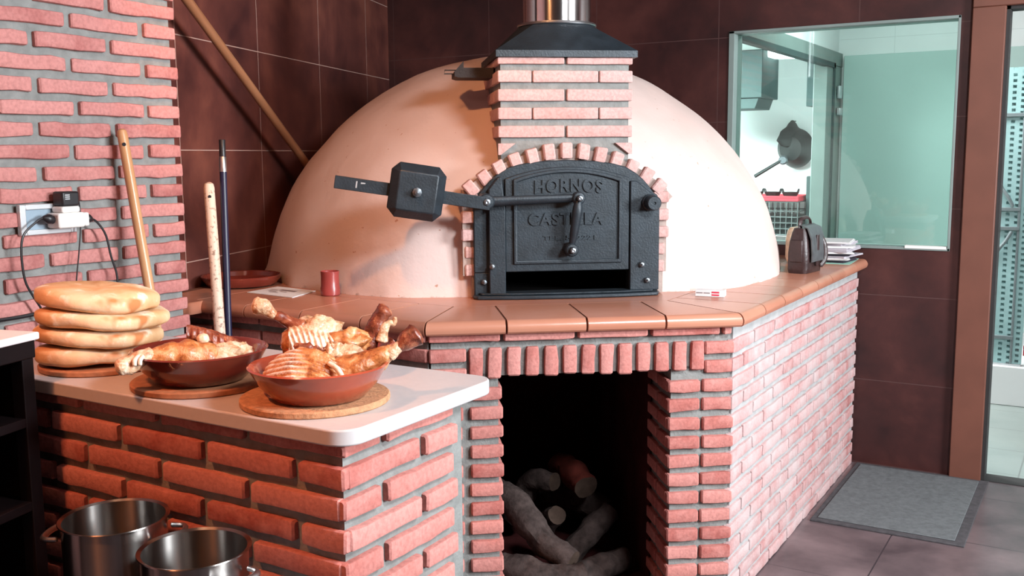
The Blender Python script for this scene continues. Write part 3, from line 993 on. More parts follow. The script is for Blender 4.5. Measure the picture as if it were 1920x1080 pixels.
# --- iron door leaf
b = MB()
def arc_top(hw, zb, zs, zt, k=14):
    return [(-hw, zb), (hw, zb)] + [(hw*(1-2*j/k), zs+(zt-zs)*(1-(1-2*j/k)**2)) for j in range(k+1)]
pl(arc_top(.236, 1.165, 1.512, 1.555), .026, .040)
door = b.build('oven_door', 'iron', oven, bevel=.003)
b = MB()
ou, iu = arc_top(.206, 1.194, 1.510, 1.546), arc_top(.193, 1.207, 1.499, 1.533)
n_ = len(ou)
vs = [W(s, o_, z) for pts, o_ in ((ou, .040), (ou, .050), (iu, .050), (iu, .041)) for s, z in pts]
b.add(vs, [(j*n_+k, j*n_+(k+1) % n_, (j+1)*n_+(k+1) % n_, (j+1)*n_+k) for j in range(3) for k in range(n_)])
b.build('raised_border', 'iron', door, bevel=.003)
def letters(txt, s_mid, z_mid, width, height, depth, sag, name):
    """raised cast letters, set along a shallow arch"""
    cu = bpy.data.curves.new('letters', 'FONT')
    cu.body, cu.extrude, cu.offset = txt, .5, .03
    cu.size, cu.align_x, cu.space_character = 1.0, 'CENTER', 1.12
    ob = bpy.data.objects.new('letters', cu)
    C.objects.link(ob)
    bpy.context.view_layer.update()
    me = bpy.data.meshes.new_from_object(ob.evaluated_get(bpy.context.evaluated_depsgraph_get()))
    xs = [v.co.x for v in me.vertices]; ys = [v.co.y for v in me.vertices]
    x0, x1, y0, y1 = min(xs), max(xs), min(ys), max(ys)
    bb = MB()
    vs = []
    for v in me.vertices:
        fx = (v.co.x-x0)/(x1-x0)-.5
        s = s_mid + fx*width
        z = z_mid + ((v.co.y-y0)/(y1-y0)-.5)*height - sag*(2*fx)**2
        vs.append(W(s, .040 + (depth if v.co.z > 0 else -.002), z))
    bb.add(vs, [list(p.vertices) for p in me.polygons])
    bpy.data.objects.remove(ob)
    return bb.build(name, 'iron', door, smooth=False)
letters('HORNOS', .004, 1.486, .258, .050, .006, .006, 'lettering')
letters('CASTILLA', -.006, 1.362, .285, .046, .006, .002, 'lettering')
letters('TEL. 592221', .006, 1.290, .20, .017, .0035, 0, 'lettering')
# --- lever with counterweight
piv, bol, low = W(-.312, .085, 1.431), W(.030, .085, 1.440), W(.006, .075, 1.248)
b = MB()
e_ = W(-.853, .12, 1.512)
pv = W(-.30, .12, 1.425)
dl = (pv-e_).normalized()
upl = (UP - dl*UP.dot(dl)).normalized()
nl = dl.cross(upl)
if nl.dot(N) < 0: nl = -nl
LL = (pv-e_).length
b.box((0, -.024, -.006), (LL, .022, .006), 0, (dl, upl, nl), e_)
lever = b.build('counterweight_lever', 'iron', oven, bevel=.002)
wc = W(-.565, .12, 1.4715)
b = MB()
def octo(h, c, o_): return [wc + dl*x + upl*y + nl*o_ for x, y in ((-h, -h+c), (-h+c, -h), (h-c, -h), (h, -h+c), (h, h-c), (h-c, h), (-h+c, h), (-h, h-c))]
r_ = [octo(.065, .004, -.05), octo(.098, .028, -.022), octo(.098, .028, .022), octo(.068, .004, .055)]
b.add([p for x in r_ for p in x], [(j*8+k, j*8+(k+1) % 8, (j+1)*8+(k+1) % 8, (j+1)*8+k) for j in range(3) for k in range(8)] + [list(range(8))[::-1], list(range(24, 32))])
b.build('weight_block', 'iron', lever, bevel=.003, angle=20)
b = MB(); b.lathe([(.017, 0), (.017, .012), (.009, .014), (.009, .03), (0, .032)], wc+nl*.054, 8, axis=nl); b.build('weight_bolt', 'bolt', lever)
b = MB()
b.prism([e_+dl*(.075+.02*i)+upl*y+nl*.006 for i, y in ((0, -.012), (.25, -.012), (.25, .012), (0, .012))], nl*.0012)
b.prism([e_+dl*(.092+.02*i)+upl*y+nl*.006 for i, y in ((0, .004), (.8, .006), (.8, .010), (0, .010))], nl*.0012)
b.build('chalk_mark', 'alu', lever, smooth=False)
b = MB()
b.tube([piv, bol], [.0165, .0125], 12, flat=1.25)
b.build('lift_arm', 'iron', lever)
b = MB()
b.tube([bol+N*.012, bol.lerp(low, .25)+N*.02, bol.lerp(low, .6)+N*.014, low], [.012, .019, .0165, .010], 14, sub=5)
b.build('lift_handle', 'iron', lever)
for p_, r in ((piv, .030), (bol, .024), (low, .025)):
    b = MB()
    b.lathe([(r, -.05 if r != .024 else -.02), (r, .008), (r*.82, .014), (r*.5, .015), (r*.5, .027), (r*.38, .030), (0, .030)], p_+N*.01, 24, axis=N)
    b.build('pivot_boss', 'iron', lever)
    b = MB(); b.lathe([(r*.42, .026), (r*.42, .036), (r*.2, .038), (0, .036)], p_+N*.01, 6, axis=N); b.build('pivot_nut', 'bolt', lever)

# ================================================================== firewood
def log(name, label, pts, rad, mi='bark', seed=0, nz=.012):
    t = thing(name, label, 'firewood', pts[0], 'firewood in the oven base')
    b = MB(); b.tube(pts, rad, 16, sub=8, nz=nz, nsc=14, seed=seed, end_mi=1)
    b.build('bark', [mi, 'log_end'], t)
    return t
def FW(s, o_, z): return A + U*s + N*o_ + UP*z
log('firewood_log', 'bent grey log at the front left of the wood store', [FW(-.78, -.45, .33), FW(-.70, -.34, .30), FW(-.62, -.22, .20), FW(-.53, -.14, .155)], [.05, .055, .052, .042], seed=1)
log('firewood_log', 'thick forked log lying lowest at the front of the wood store', [FW(-.78, -.2, .14), FW(-.70, -.13, .125), FW(-.60, -.10, .095), FW(-.49, -.10, .115)], [.04, .055, .06, .052], seed=2)
log('firewood_log', 'short pale log end standing behind the bent grey log', [FW(-.60, -.50, .10), FW(-.575, -.42, .20), FW(-.55, -.36, .25)], [.045, .042, .036], seed=3)
log('firewood_log', 'dim upright log leaning at the back of the wood store', [FW(-.66, -.75, .10), FW(-.60, -.66, .28), FW(-.52, -.58, .30)], [.05, .045, .04], seed=4)
log('firewood_log', 'reddish split log in the middle of the wood store', [FW(-.46, -.75, .32), FW(-.43, -.60, .315), FW(-.41, -.50, .30)], [.055, .055, .045], 'log_red', seed=5)
log('firewood_log', 'dark log slanting to the right side of the wood store', [FW(-.5, -.40, .06), FW(-.40, -.45, .14), FW(-.31, -.50, .20)], [.05, .048, .045], seed=6)
log('firewood_log', 'dark log lying flat on the wood store floor at right', [FW(-.50, -.22, .055), FW(-.40, -.28, .06), FW(-.29, -.36, .06)], [.045, .05, .045], seed=7)
log('firewood_log', 'log crossing the floor of the wood store at the back', [FW(-.72, -.9, .07), FW(-.5, -.92, .09), FW(-.30, -.85, .08)], [.06, .06, .05], seed=8)
log('firewood_log', 'log under the reddish split log in the wood store', [FW(-.52, -.8, .2), FW(-.40, -.68, .2), FW(-.30, -.6, .16)], [.055, .055, .05], seed=9)

# ================================================================== counter
KX, KY, KB = -1.266, 1.460, 1.900
t = thing('brick_counter', 'red brick counter carrying the white worktop', 'counter', (-1.9, 1.68, 0))
b = MB()
b.box((-2.5, KY+.016, 0), (KX-.016, KB, 1.034), 1)
zk = [1.008-.0664*k for k in range(0, 16)]
for k, z in enumerate(zk):
    if z < 0: continue
    hh = .044 if k else .023
    odd = (k+1) % 2
    # side facing the aisle
    y = KY + (.001 if odd else .013)
    for i, L in enumerate((.120, .245) if odd else (.245, .125)):
        L2 = min(L, KB-.004-y) if i else L
        b.brick((KX-.016, y, z), (0, 1, 0), UP, (1, 0, 0), L2, hh, .016+random.uniform(-.001, .003), 0, wob=.0025, tint=random.uniform(.3, 1))
        y += L2+.020
    # front
    x = KX - (.013 if odd else .001)
    i = 0
    while x > -2.45:
        L = (.245 if odd else .12) if i == 0 else .25+random.uniform(-.01, .01)
        b.brick((x-L, KY+.016, z), (1, 0, 0), UP, (0, -1, 0), L, hh, .016+random.uniform(-.001, .003), 0, wob=.0025)
        x -= L+.020
        i += 1
b.build('brickwork', ['brick', 'mortar'], t)
# quartz worktop
b = MB()
def rounded(x0, y0, x1, y1, r, k=8, corners=(1, 1, 1, 1)):
    out = []
    for (cx, cy, a0, on) in ((x1-r, y0+r, -90, corners[0]), (x1-r, y1-r, 0, corners[1]), (x0+r, y1-r, 90, corners[2]), (x0+r, y0+r, 180, corners[3])):
        if not on:
            out.append((cx+r*math.copysign(1, math.cos(math.radians(a0+45))), cy+r*math.copysign(1, math.sin(math.radians(a0+45)))))
            continue
        for j in range(k+1):
            a_ = math.radians(a0+90*j/k)
            out.append((cx+r*math.cos(a_), cy+r*math.sin(a_)))
    return out
b.prism([(x, y, 1.036) for x, y in rounded(-2.5, 1.438, -1.238, 1.995, .055, corners=(1, 1, 0, 0))], (0, 0, .034))
o = b.build('quartz_worktop', 'quartz', bevel=.004, bseg=3)
tag(recenter(o), 'white quartz worktop with rounded corners on the brick counter', 'worktop')
CZ = 1.070

# ------------------------------------------------------------------ boards, bowls, bread
vr, vf = V(.74, .67, 0), V(-.67, .74, 0)        # screen right / away, at the counter
def at(c, dr, df, z): return V(c[0], c[1], 0) + vr*dr + vf*df + UP*z
def board(c, r, mat, label, h=.015):
    b = MB(); b.lathe([(0, 0), (r-.003, 0), (r, .003), (r, h-.003), (r-.003, h), (0, h)], (c[0], c[1], CZ+.0003), 64)
    return tag(recenter(b.build('round_board', mat)), label, 'trivet', 'round boards under the food')
board((-1.465, 1.605), .162, 'trivet', 'round cork board under the front right bowl')
board((-1.815, 1.600), .160, 'trivet_brown', 'round brown board under the bowl next to the bread')
board((-2.205, 1.625), .155, 'trivet_brown', 'round brown board under the stack of breads')
b3c = (-1.60, 1.84)
def bowl(c, r, mat, label, z0, h=.072):
    b = MB()
    b.lathe([(0, 0), (r*.55, 0), (r*.66, .004), (r*.84, h*.45), (r*.97, h*.92), (r, h), (r-.004, h+.003), (r-.011, h), (r-.016, h*.9), (r*.80, h*.45), (r*.62, .013), (0, .011)], (c[0], c[1], z0), 72)
    return tag(recenter(b.build('clay_bowl', mat)), label, 'bowl', 'glazed clay bowls of roast lamb')
bowl((-1.44, 1.59), .150, 'glaze', 'shiny orange red clay bowl at the front right of the worktop', CZ+.0155)
bowl((-1.800, 1.585), .156, 'glaze_dark', 'dark red brown clay bowl next to the bread stack', CZ+.0155)
bowl(b3c, .138, 'glaze', 'clay bowl at the back, half hidden behind the front right bowl', CZ+.0005, .075)

def loaf(c, z, rx, ry, h, rot, label, seed, tilt=0):
    b = MB()
    vs, fs = [], []
    NA_, NB = 64, 18
    for j in range(NB+1):
        e = -PI/2 + PI*j/NB
        ce, se = abs(math.cos(e))**.42, math.copysign(abs(math.sin(e))**.62, math.sin(e))
        for k in range(NA_):
            a_ = 2*PI*k/NA_
            x, y = rx*ce*math.cos(a_), ry*ce*math.sin(a_)
            zz = h/2*se*(1.0 if se > 0 else .85)
            q = V(x, y, zz)
            d = q.normalized()
            q += V(d.x*.35, d.y*.35, d.z)*(.030*noise.fractal(q*8+V(seed, seed*2, 0), 1, 2, 3))
            q.z += .008*noise.noise(V(x*6, y*6, 3.3+seed*.25))*(1 if zz > 0 else .8)
            cr_, sr_ = math.cos(rot), math.sin(rot)
            p_ = V(c[0]+q.x*cr_-q.y*sr_, c[1]+q.x*sr_+q.y*cr_, z+h/2+q.z)
            vs.append(p_ - UP*tilt*((p_.x-c[0])*vr.x+(p_.y-c[1])*vr.y))
    for j in range(NB):
        for k in range(NA_):
            fs.append((j*NA_+k, j*NA_+(k+1) % NA_, (j+1)*NA_+(k+1) % NA_, (j+1)*NA_+k))
    b.add(vs, fs)
    o = b.build('bread_loaf', 'bread', angle=80)
    return tag(recenter(o), label, 'bread', 'stacked round flat breads')
bc = (-2.205, 1.625)
loaf(at(bc, -.006, 0, 0)[:2], 1.0862, .150, .145, .050, .7, 'bottom flat bread of the stack, resting on the brown board', 1, .0)
loaf(at(bc, -.002, 0, 0)[:2], 1.1280, .156, .148, .053, .6, 'third flat bread from the top of the stack', 2, .04)
loaf(at(bc, .012, 0, 0)[:2], 1.1730, .163, .148, .053, .75, 'second flat bread from the top, with a torn floury patch', 3, .06)
loaf(at(bc, .000, 0, 0)[:2], 1.2185, .148, .140, .058, .7, 'topmost flat bread of the stack, with a browned spot', 4, .11)

# ------------------------------------------------------------------ roast lamb
def rib_slab(parent, c, eu, ev, en, Lu, Lv, H, nr, mat, name='rib_slab', bone_lo=0.0, bone_hi=.55, amp=.0045, thick=.016, skew=0, seed=0):
    b = MB()
    NU, NV = nr*8, 28
    eu, ev, en = unit(eu), unit(ev), unit(en)
    top, bone = [], []
    for i in range(NU+1):
        u = i/NU
        for j in range(NV+1):
            v = j/NV
            prof_ = (1-(2*v-1)**2)
            taper = 1-.35*(2*u-1)**2
            rid = .5+.5*math.cos(2*PI*nr*(u + skew*(v-.5)))
            msk = 1 if bone_lo < v < bone_hi else 0
            p = Vector(c) + eu*((u-.5)*Lu) + ev*((v-.5)*Lv*taper) + en*(H*prof_*(1-.25*(2*u-1)**2))
            k = noise.fractal(p*40+V(seed, 0, 0), 1, 2, 3)
            p += en*(amp*rid + .0035*k)
            top.append(p)
            bw = max(0, min(1, (rid-.45)*3))*msk*max(0, min(1, (bone_hi-v)*5))*(1 if k > -.35 else .4)
            bone.append(bw*.95)
    n1 = NV+1
    bot = [p-en*thick for p in top]
    fs = [(i*n1+j, i*n1+j+1, (i+1)*n1+j+1, (i+1)*n1+j) for i in range(NU) for j in range(NV)]
    off = len(top)
    fs += [(off+i*n1+j, off+(i+1)*n1+j, off+(i+1)*n1+j+1, off+i*n1+j+1) for i in range(NU) for j in range(NV)]
    for j in range(NV):
        fs += [(j, off+j, off+j+1, j+1), (NU*n1+j, NU*n1+j+1, off+NU*n1+j+1, off+NU*n1+j)]
    for i in range(NU):
        fs += [(i*n1, (i+1)*n1, off+(i+1)*n1, off+i*n1), (i*n1+NV, off+i*n1+NV, off+(i+1)*n1+NV, (i+1)*n1+NV)]
    b.add(top+bot, fs)
    return b.build(name, mat, parent, angle=70, bone=bone+[0]*len(bot))
def chunk(parent, c, rx, ry, rz, mat, name, seed, axes=None, amp=.3):
    b = MB()
    ax = axes or (vr, vf, UP)
    vs, fs = [], []
    NA_, NB = 32, 18
    for j in range(NB+1):
        e = -PI/2+PI*j/NB
        for k in range(NA_):
            a_ = 2*PI*k/NA_
            d = V(math.cos(e)*math.cos(a_), math.cos(e)*math.sin(a_), math.sin(e))
            s_ = 1 + amp*noise.fractal(d*1.9+V(seed*5, seed, 0), .8, 2.2, 6)
            vs.append(Vector(c) + ax[0]*d.x*rx*s_ + ax[1]*d.y*ry*s_ + ax[2]*d.z*rz*s_)
    for j in range(NB):
        for k in range(NA_):
            fs.append((j*NA_+k, j*NA_+(k+1) % NA_, (j+1)*NA_+(k+1) % NA_, (j+1)*NA_+k))
    b.add(vs, fs)
    return b.build(name, mat, parent, angle=80)
def leg(parent, pts, rad, mat, name, seed, nz=.006, flat=1.0):
    b = MB(); b.tube(pts, rad, 20, sub=8, nz=nz, nsc=35, seed=seed, flat=flat)
    return b.build(name, mat, parent, angle=75)

# front bowl
c1 = (-1.44, 1.59)
t = thing('roast_lamb', 'roast lamb quarter with fanned ribs and a shank in the front right bowl', 'roast lamb', (c1[0], c1[1], CZ+.03), 'roast lamb quarters')
rib_slab(t, at(c1, -.030, -.020, 1.140), vf*.75+UP*.55-vr*.08, vr*1+UP*.05-vf*.1, UP*.80-vf*.62, .105, .175, .036, 8, 'meat', bone_lo=-.1, bone_hi=.55, skew=.5, seed=1)
chunk(t, at(c1, -.005, .035, 1.158), .050, .022, .030, 'meat_dark', 'spine', 2, amp=.6)
chunk(t, at(c1, -.03, .0, 1.108), .085, .05, .028, 'meat', 'belly_meat', 9)
chunk(t, at(c1, .055, .04, 1.150), .055, .035, .038, 'meat_pale', 'shoulder_fat', 3, amp=.4)
leg(t, [at(c1, .040, -.0, 1.128), at(c1, .080, -.0, 1.140), at(c1, .125, .0, 1.160), at(c1, .158, .0, 1.180)], [.036, .038, .027, .015], 'meat', 'leg_meat', 4)
leg(t, [at(c1, .150, 0, 1.174), at(c1, .172, 0, 1.186), at(c1, .192, 0, 1.200), at(c1, .212, .002, 1.212)], [.010, .015, .023, .024], 'meat_dark', 'knuckle', 5, .005)
leg(t, [at(c1, .150, -.004, 1.172), at(c1, .166, -.004, 1.184), at(c1, .178, -.004, 1.190)], [.016, .0145, .012], 'meat_pale', 'sinew', 6, .004)
leg(t, [at(c1, .022, -.045, 1.167), at(c1, .038, -.062, 1.158), at(c1, .050, -.078, 1.138), at(c1, .055, -.090, 1.115)], [.005, .006, .0055, .006], 'bone', 'rib_bone', 7, .001)
chunk(t, at(c1, .030, .03, 1.172), .022, .02, .024, 'meat_pale', 'cartilage', 8, amp=.6)
# back bowl
t = thing('roast_lamb', 'roast lamb quarter with white ribs and a raised leg in the rear bowl', 'roast lamb', (b3c[0], b3c[1], CZ+.02), 'roast lamb quarters')
c3 = b3c
rib_slab(t, at(c3, -.058, -.045, 1.150), vr*1-UP*.25, UP*.72+vf*.55, UP*.55-vf*.75, .12, .115, .034, 9, 'meat_pale', bone_lo=.0, bone_hi=.75, skew=.25, seed=3)
chunk(t, at(c3, -.050, -.0, 1.172), .068, .05, .044, 'meat_pale', 'flank_fat', 12, amp=.35)
chunk(t, at(c3, -.105, -.03, 1.150), .030, .035, .042, 'meat', 'shoulder_meat', 13, amp=.35)
leg(t, [at(c3, -.09, -.01, 1.190), at(c3, -.118, -.01, 1.208), at(c3, -.146, -.01, 1.222)], [.022, .015, .010], 'meat_dark', 'shank', 14, .004)
leg(t, [at(c3, -.138, -.01, 1.219), at(c3, -.160, -.01, 1.232), at(c3, -.180, -.01, 1.246), at(c3, -.192, -.008, 1.250)], [.010, .013, .021, .020], 'meat_pale', 'knuckle', 15, .005)
chunk(t, at(c3, .02, -.03, 1.150), .06, .04, .035, 'meat', 'loin_meat', 16, amp=.4)
leg(t, [at(c3, .070, .01, 1.130), at(c3, .088, .01, 1.172), at(c3, .108, .01, 1.212), at(c3, .118, .01, 1.224)], [.026, .022, .019, .021], 'meat_dark', 'leg_meat', 17, .005)
leg(t, [at(c3, .105, -.005, 1.15), at(c3, .113, -.005, 1.180), at(c3, .126, -.005, 1.192), at(c3, .136, -.005, 1.190), at(c3, .140, -.005, 1.205)], [.016, .012, .007, .006, .005], 'meat_pale', 'bone_hook', 18, .002)
# dark bowl beside the bread
c2 = (-1.800, 1.585)
t = thing('roast_lamb', 'roast lamb leg resting over the rim of the dark bowl by the bread', 'roast lamb', (c2[0], c2[1], CZ+.03), 'roast lamb quarters')
leg(t, [at(c2, .03, -.04, 1.135), at(c2, -.02, -.05, 1.148), at(c2, -.06, -.06, 1.152), at(c2, -.10, -.08, 1.158)], [.040, .042, .034, .020], 'meat', 'leg_meat', 21)
leg(t, [at(c2, -.095, -.075, 1.160), at(c2, -.120, -.095, 1.156), at(c2, -.142, -.108, 1.146), at(c2, -.157, -.113, 1.140)], [.018, .018, .020, .019], 'meat_pale', 'knuckle', 22, .006)
leg(t, [at(c2, -.108, -.108, 1.166), at(c2, -.113, -.118, 1.160), at(c2, -.113, -.122, 1.150)], [.0045, .005, .0045], 'bone', 'bone_end', 23, .0005)
leg(t, [at(c2, -.118, -.108, 1.167), at(c2, -.124, -.120, 1.160), at(c2, -.124, -.125, 1.150)], [.0045, .005, .0045], 'bone', 'bone_end', 24, .0005)
chunk(t, at(c2, .045, -.02, 1.135), .065, .045, .034, 'meat_pale', 'loin_meat', 25, amp=.45)
rib_slab(t, at(c2, .045, .035, 1.160), vr*1-UP*.42, UP*1+vf*.2, -vf, .165, .05, .01, 10, 'meat_dark', bone_lo=2, bone_hi=2, seed=6)
chunk(t, at(c2, .008, .005, 1.180), .014, .013, .013, 'fat', 'kidney_fat', 27, amp=.1)
chunk(t, at(c2, .085, .0, 1.140), .035, .04, .028, 'meat_pale', 'rib_meat', 28, amp=.6)

# ================================================================== on the ledge
b = MB()
pc = (-3.115, 2.985)
r = .165
b.lathe([(0, 0), (r*.72, 0), (r*.86, .006), (r*.97, .028), (r, .042), (r-.004, .045), (r-.010, .042), (r*.90, .024), (r*.78, .012), (0, .010)], (pc[0], pc[1], LZ+.0005), 64)
tag(recenter(b.build('clay_dish', 'glaze_dark')), 'shallow dark red clay dish on the ledge behind the blue pole', 'dish')
t = thing('printed_card', 'white printed card lying on the ledge beside the red cup', 'card', (-2.80, 2.93, LZ))
q = [V(-2.921, 2.825, LZ+.0006), V(-2.654, 2.797, LZ+.0006), V(-2.705, 2.985, LZ+.0006), V(-2.935, 3.010, LZ+.0006)]
b = MB(); b.prism(q, UP*.0022); b.build('sheet', 'paper', t, smooth=False)
b = MB()
def onq(u, v): return q[0].lerp(q[1], u).lerp(q[3].lerp(q[2], u), v) + UP*.0023
for (u0, u1, v0, v1) in ((.22, .40, .38, .46), (.30, .50, .28, .33), (.34, .72, .58, .72), (.45, .6, .44, .50), (.15, .32, .55, .60)):
    b.prism([onq(u0, v0), onq(u1, v0), onq(u1, v1), onq(u0, v1)], UP*.0003)
b.build('print', 'ink', t, smooth=False)
b = MB()
b.lathe([(0, 0), (.034, 0), (.0375, .004), (.038, .030), (.0355, .037), (.0345, .075), (.036, .093), (.0345, .095), (.032, .092), (.0305, .04), (0, .012)], (-2.575, 2.925, LZ+.0005), 48)
tag(recenter(b.build('clay_cup', 'clay_cup')), 'small red clay cup on the oven ledge', 'cup')
# matchbox like small packet
t = thing('small_carton', 'small white carton with red stripes lying at the right foot of the dome', 'carton', (-1.27, 3.57, LZ))
bx = V(.985, .17, 0).normalized(); by = V(-bx.y, bx.x, 0)
og = V(-1.325, 3.555, LZ+.0005)
b = MB(); b.box((0, 0, 0), (.108, .05, .024), 0, (bx, by, UP), og); b.build('carton_box', 'paper', t, bevel=.001)
b = MB()
b.box((.062, -.0008, .014), (.090, -.0001, .020), 0, (bx, by, UP), og); b.box((.062, -.0008, .004), (.090, -.0001, .010), 0, (bx, by, UP), og)
b.build('red_stripe', 'red_ink', t, smooth=False)
b = MB()
b.box((.004, -.0008, .012), (.028, -.0001, .0155), 0, (bx, by, UP), og); b.box((.032, -.0008, .012), (.055, -.0001, .0155), 0, (bx, by, UP), og)
b.build('grey_stripe', 'ink', t, smooth=False)
# leather bag
t = thing('leather_bag', 'dark brown leather bag standing on the ledge right of the dome', 'bag', (-1.18, 4.6, LZ))
ba, bb_ = V(.99, -.10, 0).normalized(), V(.10, .99, 0).normalized()
og = V(-1.232, 4.44, LZ+.001)
def bagbox(w0, w1, y0, y1, z0, z1, tw, top_w):
    return None
b = MB()
rings = []
for z, wx, wy in ((0, .088, .19), (.02, .098, .20), (.09, .097, .20), (.14, .088, .19), (.18, .070, .175), (.20, .058, .16)):
    rr = rounded(-wx/2, -wy/2, wx/2, wy/2, min(wx, wy)*.28, 5)
    rings.append([og + ba*(.05+x) + bb_*(.10+y) + UP*(z+.004*noise.noise(V(x*40, y*40, z*30))) + ba*.004*noise.noise(V(x*30, y*30, z*40)) for x, y in rr])
n_ = len(rings[0])
b.add([p for r_ in rings for p in r_], [(j*n_+k, j*n_+(k+1) % n_, (j+1)*n_+(k+1) % n_, (j+1)*n_+k) for j in range(len(rings)-1) for k in range(n_)] + [list(range(n_))[::-1], list(range((len(rings)-1)*n_, len(rings)*n_))])
b.build('bag_body', 'leather', t, angle=50)
b = MB()
fl = [(.050, .214), (.085, .200), (.103, .150), (.108, .085), (.108, .05)]
vs = []
for x, z in fl:
    for y in (.02, .18): vs += [og+ba*(x+.001)+bb_*y+UP*z, og+ba*(x+.006)+bb_*y+UP*(z+.002)]
b.add(vs, [(4*i, 4*i+2, 4*i+6, 4*i+4) for i in range(4)] + [(4*i+1, 4*i+5, 4*i+7, 4*i+3) for i in range(4)] + [(4*i, 4*i+4, 4*i+5, 4*i+1) for i in range(4)] + [(4*i+2, 4*i+3, 4*i+7, 4*i+6) for i in range(4)] + [(0, 1, 3, 2), (16, 18, 19, 17)])
b.build('bag_flap', 'leather_grey', t, angle=50)
b = MB(); b.tube([og+ba*.050+bb_*.03+UP*.190, og+ba*.047+bb_*.045+UP*.235, og+ba*.05+bb_*.09+UP*.246, og+ba*.052+bb_*.14+UP*.235, og+ba*.052+bb_*.16+UP*.195], .010, 10, sub=5, flat=.6)
b.build('bag_handle', 'leather', t)
b = MB(); b.tube([og+ba*.075+bb_*.15+UP*.19, og+ba*.112+bb_*.17+UP*.13, og+ba*.120+bb_*.17+UP*.06, og+ba*.106+bb_*.15+UP*.025], .011, 10, sub=5, flat=.5)
b.build('bag_strap', 'leather', t)
b = MB(); b.box((.018, -.004, .05), (.075, .006, .15), 0, (ba, bb_, UP), og)
b.build('front_pocket', 'leather', t, bevel=.004)
b = MB(); b.box((.106, .08, .03), (.113, .11, .17), 0, (ba, bb_, UP), og)
b.build('flap_strap', 'leather', t, bevel=.002)
# stack of papers and magazines
stack = [('paper_sheets', 'teal_card', .003, .20, .28, .07, 'pale green folder at the bottom of the paper stack'),
         ('magazine', 'paper_dark', .014, .15, .20, -.1, 'dark thick notebook low in the paper stack'),
         ('paper_sheets', 'paper', .010, .17, .24, .25, 'white sheaf lying on the dark notebook in the paper stack'),
         ('paper_sheets', 'paper_lilac', .008, .19, .25, -.15, 'greyish sheaf in the lower half of the paper stack'),
         ('magazine', 'paper_dark', .012, .16, .24, .1, 'dark magazine in the middle of the paper stack'),
         ('paper_sheets', 'paper', .008, .19, .26, .32, 'white sheaf on the middle dark magazine of the stack'),
         ('magazine', 'paper_lilac', .018, .17, .25, -.05, 'thick greyish magazine in the upper half of the stack'),
         ('paper_sheets', 'paper', .009, .20, .26, .2, 'white sheaf sticking out third from the stack top'),
         ('magazine', 'paper_lilac', .012, .17, .23, -.12, 'greyish magazine second from the stack top'),
         ('paper_sheets', 'paper', .008, .16, .24, .12, 'white sheaf on the very top of the paper stack')]
z = LZ + .0008
for i, (nm, mt, h, wx, wy, rz, lab) in enumerate(stack):
    c_ = V(-1.16+.012*math.sin(i*2.3), 5.03+.014*math.cos(i*1.7), z)
    ax, ay = V(math.cos(rz), math.sin(rz), 0), V(-math.sin(rz), math.cos(rz), 0)
    b = MB()
    n_ = max(2, int(h/.003))
    for k in range(n_):
        dx, dy = random.uniform(-.006, .006), random.uniform(-.006, .006)
        b.box((-wx/2+dx, -wy/2+dy, h*k/n_), (wx/2+dx, wy/2+dy, h*(k+1)/n_-.0004), 0, (ax, ay, UP), c_)
    tag(recenter(b.build(nm, mt, smooth=False)), lab, 'magazine' if nm == 'magazine' else 'paper', 'stacked papers beside the bag')
    z += h + .0005
# small beige thing behind the bag
b = MB(); b.lathe([(0, 0), (.04, 0), (.05, .03), (.05, .12), (.042, .16), (.03, .175), (0, .18)], (-1.300, 4.86, LZ+.0005), 32)
tag(recenter(b.build('beige_jar', 'fat')), 'beige rounded jar peeking out between dome and leather bag', 'jar')

# ================================================================== poles
def pole(name, label, p0, p1, r, mat, parts=None, hole=False):
    p0, p1 = Vector(p0), Vector(p1)
    t = thing(name, label, 'pole', p0)
    d = (p1-p0).normalized()
    L = (p1-p0).length
    q = d.to_track_quat('Z', 'Y')
    b = MB(); b.lathe([(0, 0), (r, .002), (r, L-.02), (r*.85, L-.006), (r*.45, L), (0, L+.001)], (0, 0, 0), 24)
    o = b.build('shaft', mat)
    o.parent = t
    o.rotation_euler = q.to_euler()
    for nm, mt, za, zb, rr in (parts or []):
        b = MB(); b.lathe([(0, 0), (rr, .001), (rr, zb-za-.002), (rr*.9, zb-za), (0, zb-za)], (0, 0, 0), 24)
        o = b.build(nm, mt); o.parent = t; o.rotation_euler = q.to_euler(); o.location = d*za
    if hole:
        side = (V(0, 0, 1.6)-p1); side.z = 0; side.normalize()
        b = MB(); b.lathe([(0, .0006), (.006, .0006), (.006, -.004)], p1-p0-d*.05+side*(r+.0002), 14, axis=side)
        o = b.build('hang_hole', 'black_plastic'); o.parent = t
    return t
def along(p, q, z):
    p, q = Vector(p), Vector(q)
    return p + (q-p)*((z-p.z)/(q.z-p.z))
tp, lw = V(-2.742, 2.14, 1.692), V(-2.655, 2.148, 1.146)
pole('broom_handle', 'varnished wooden broom handle leaning on the brick wall behind the breads', along(tp, lw, .0), tp, .0165, 'pole_wood', hole=True)
tp, lw = V(-2.751, 2.50, 1.511), V(-2.674, 2.45, .970)
pole('worn_pole', 'worn speckled wooden pole leaning on the ledge left of the blue pole', along(tp, lw, .0), tp, .0190, 'pole_speckled', hole=True)
tp, lw = V(-2.722, 2.545, 1.661), V(-2.685, 2.50, 1.02)
bt = along(tp, lw, .0)
Lb = (tp-bt).length
pole('mop_handle', 'dark blue metal mop handle with a silver band at its top', bt, tp-(tp-bt).normalized()*.05, .0125, 'navy',
     [('grip_cap', 'black_plastic', Lb-.06, Lb, .0115), ('silver_band', 'steel_brushed', Lb-.115, Lb-.06, .0135)])
pa, pb = V(-3.034, 2.662, 2.22), V(-3.365, 3.68, 1.563)
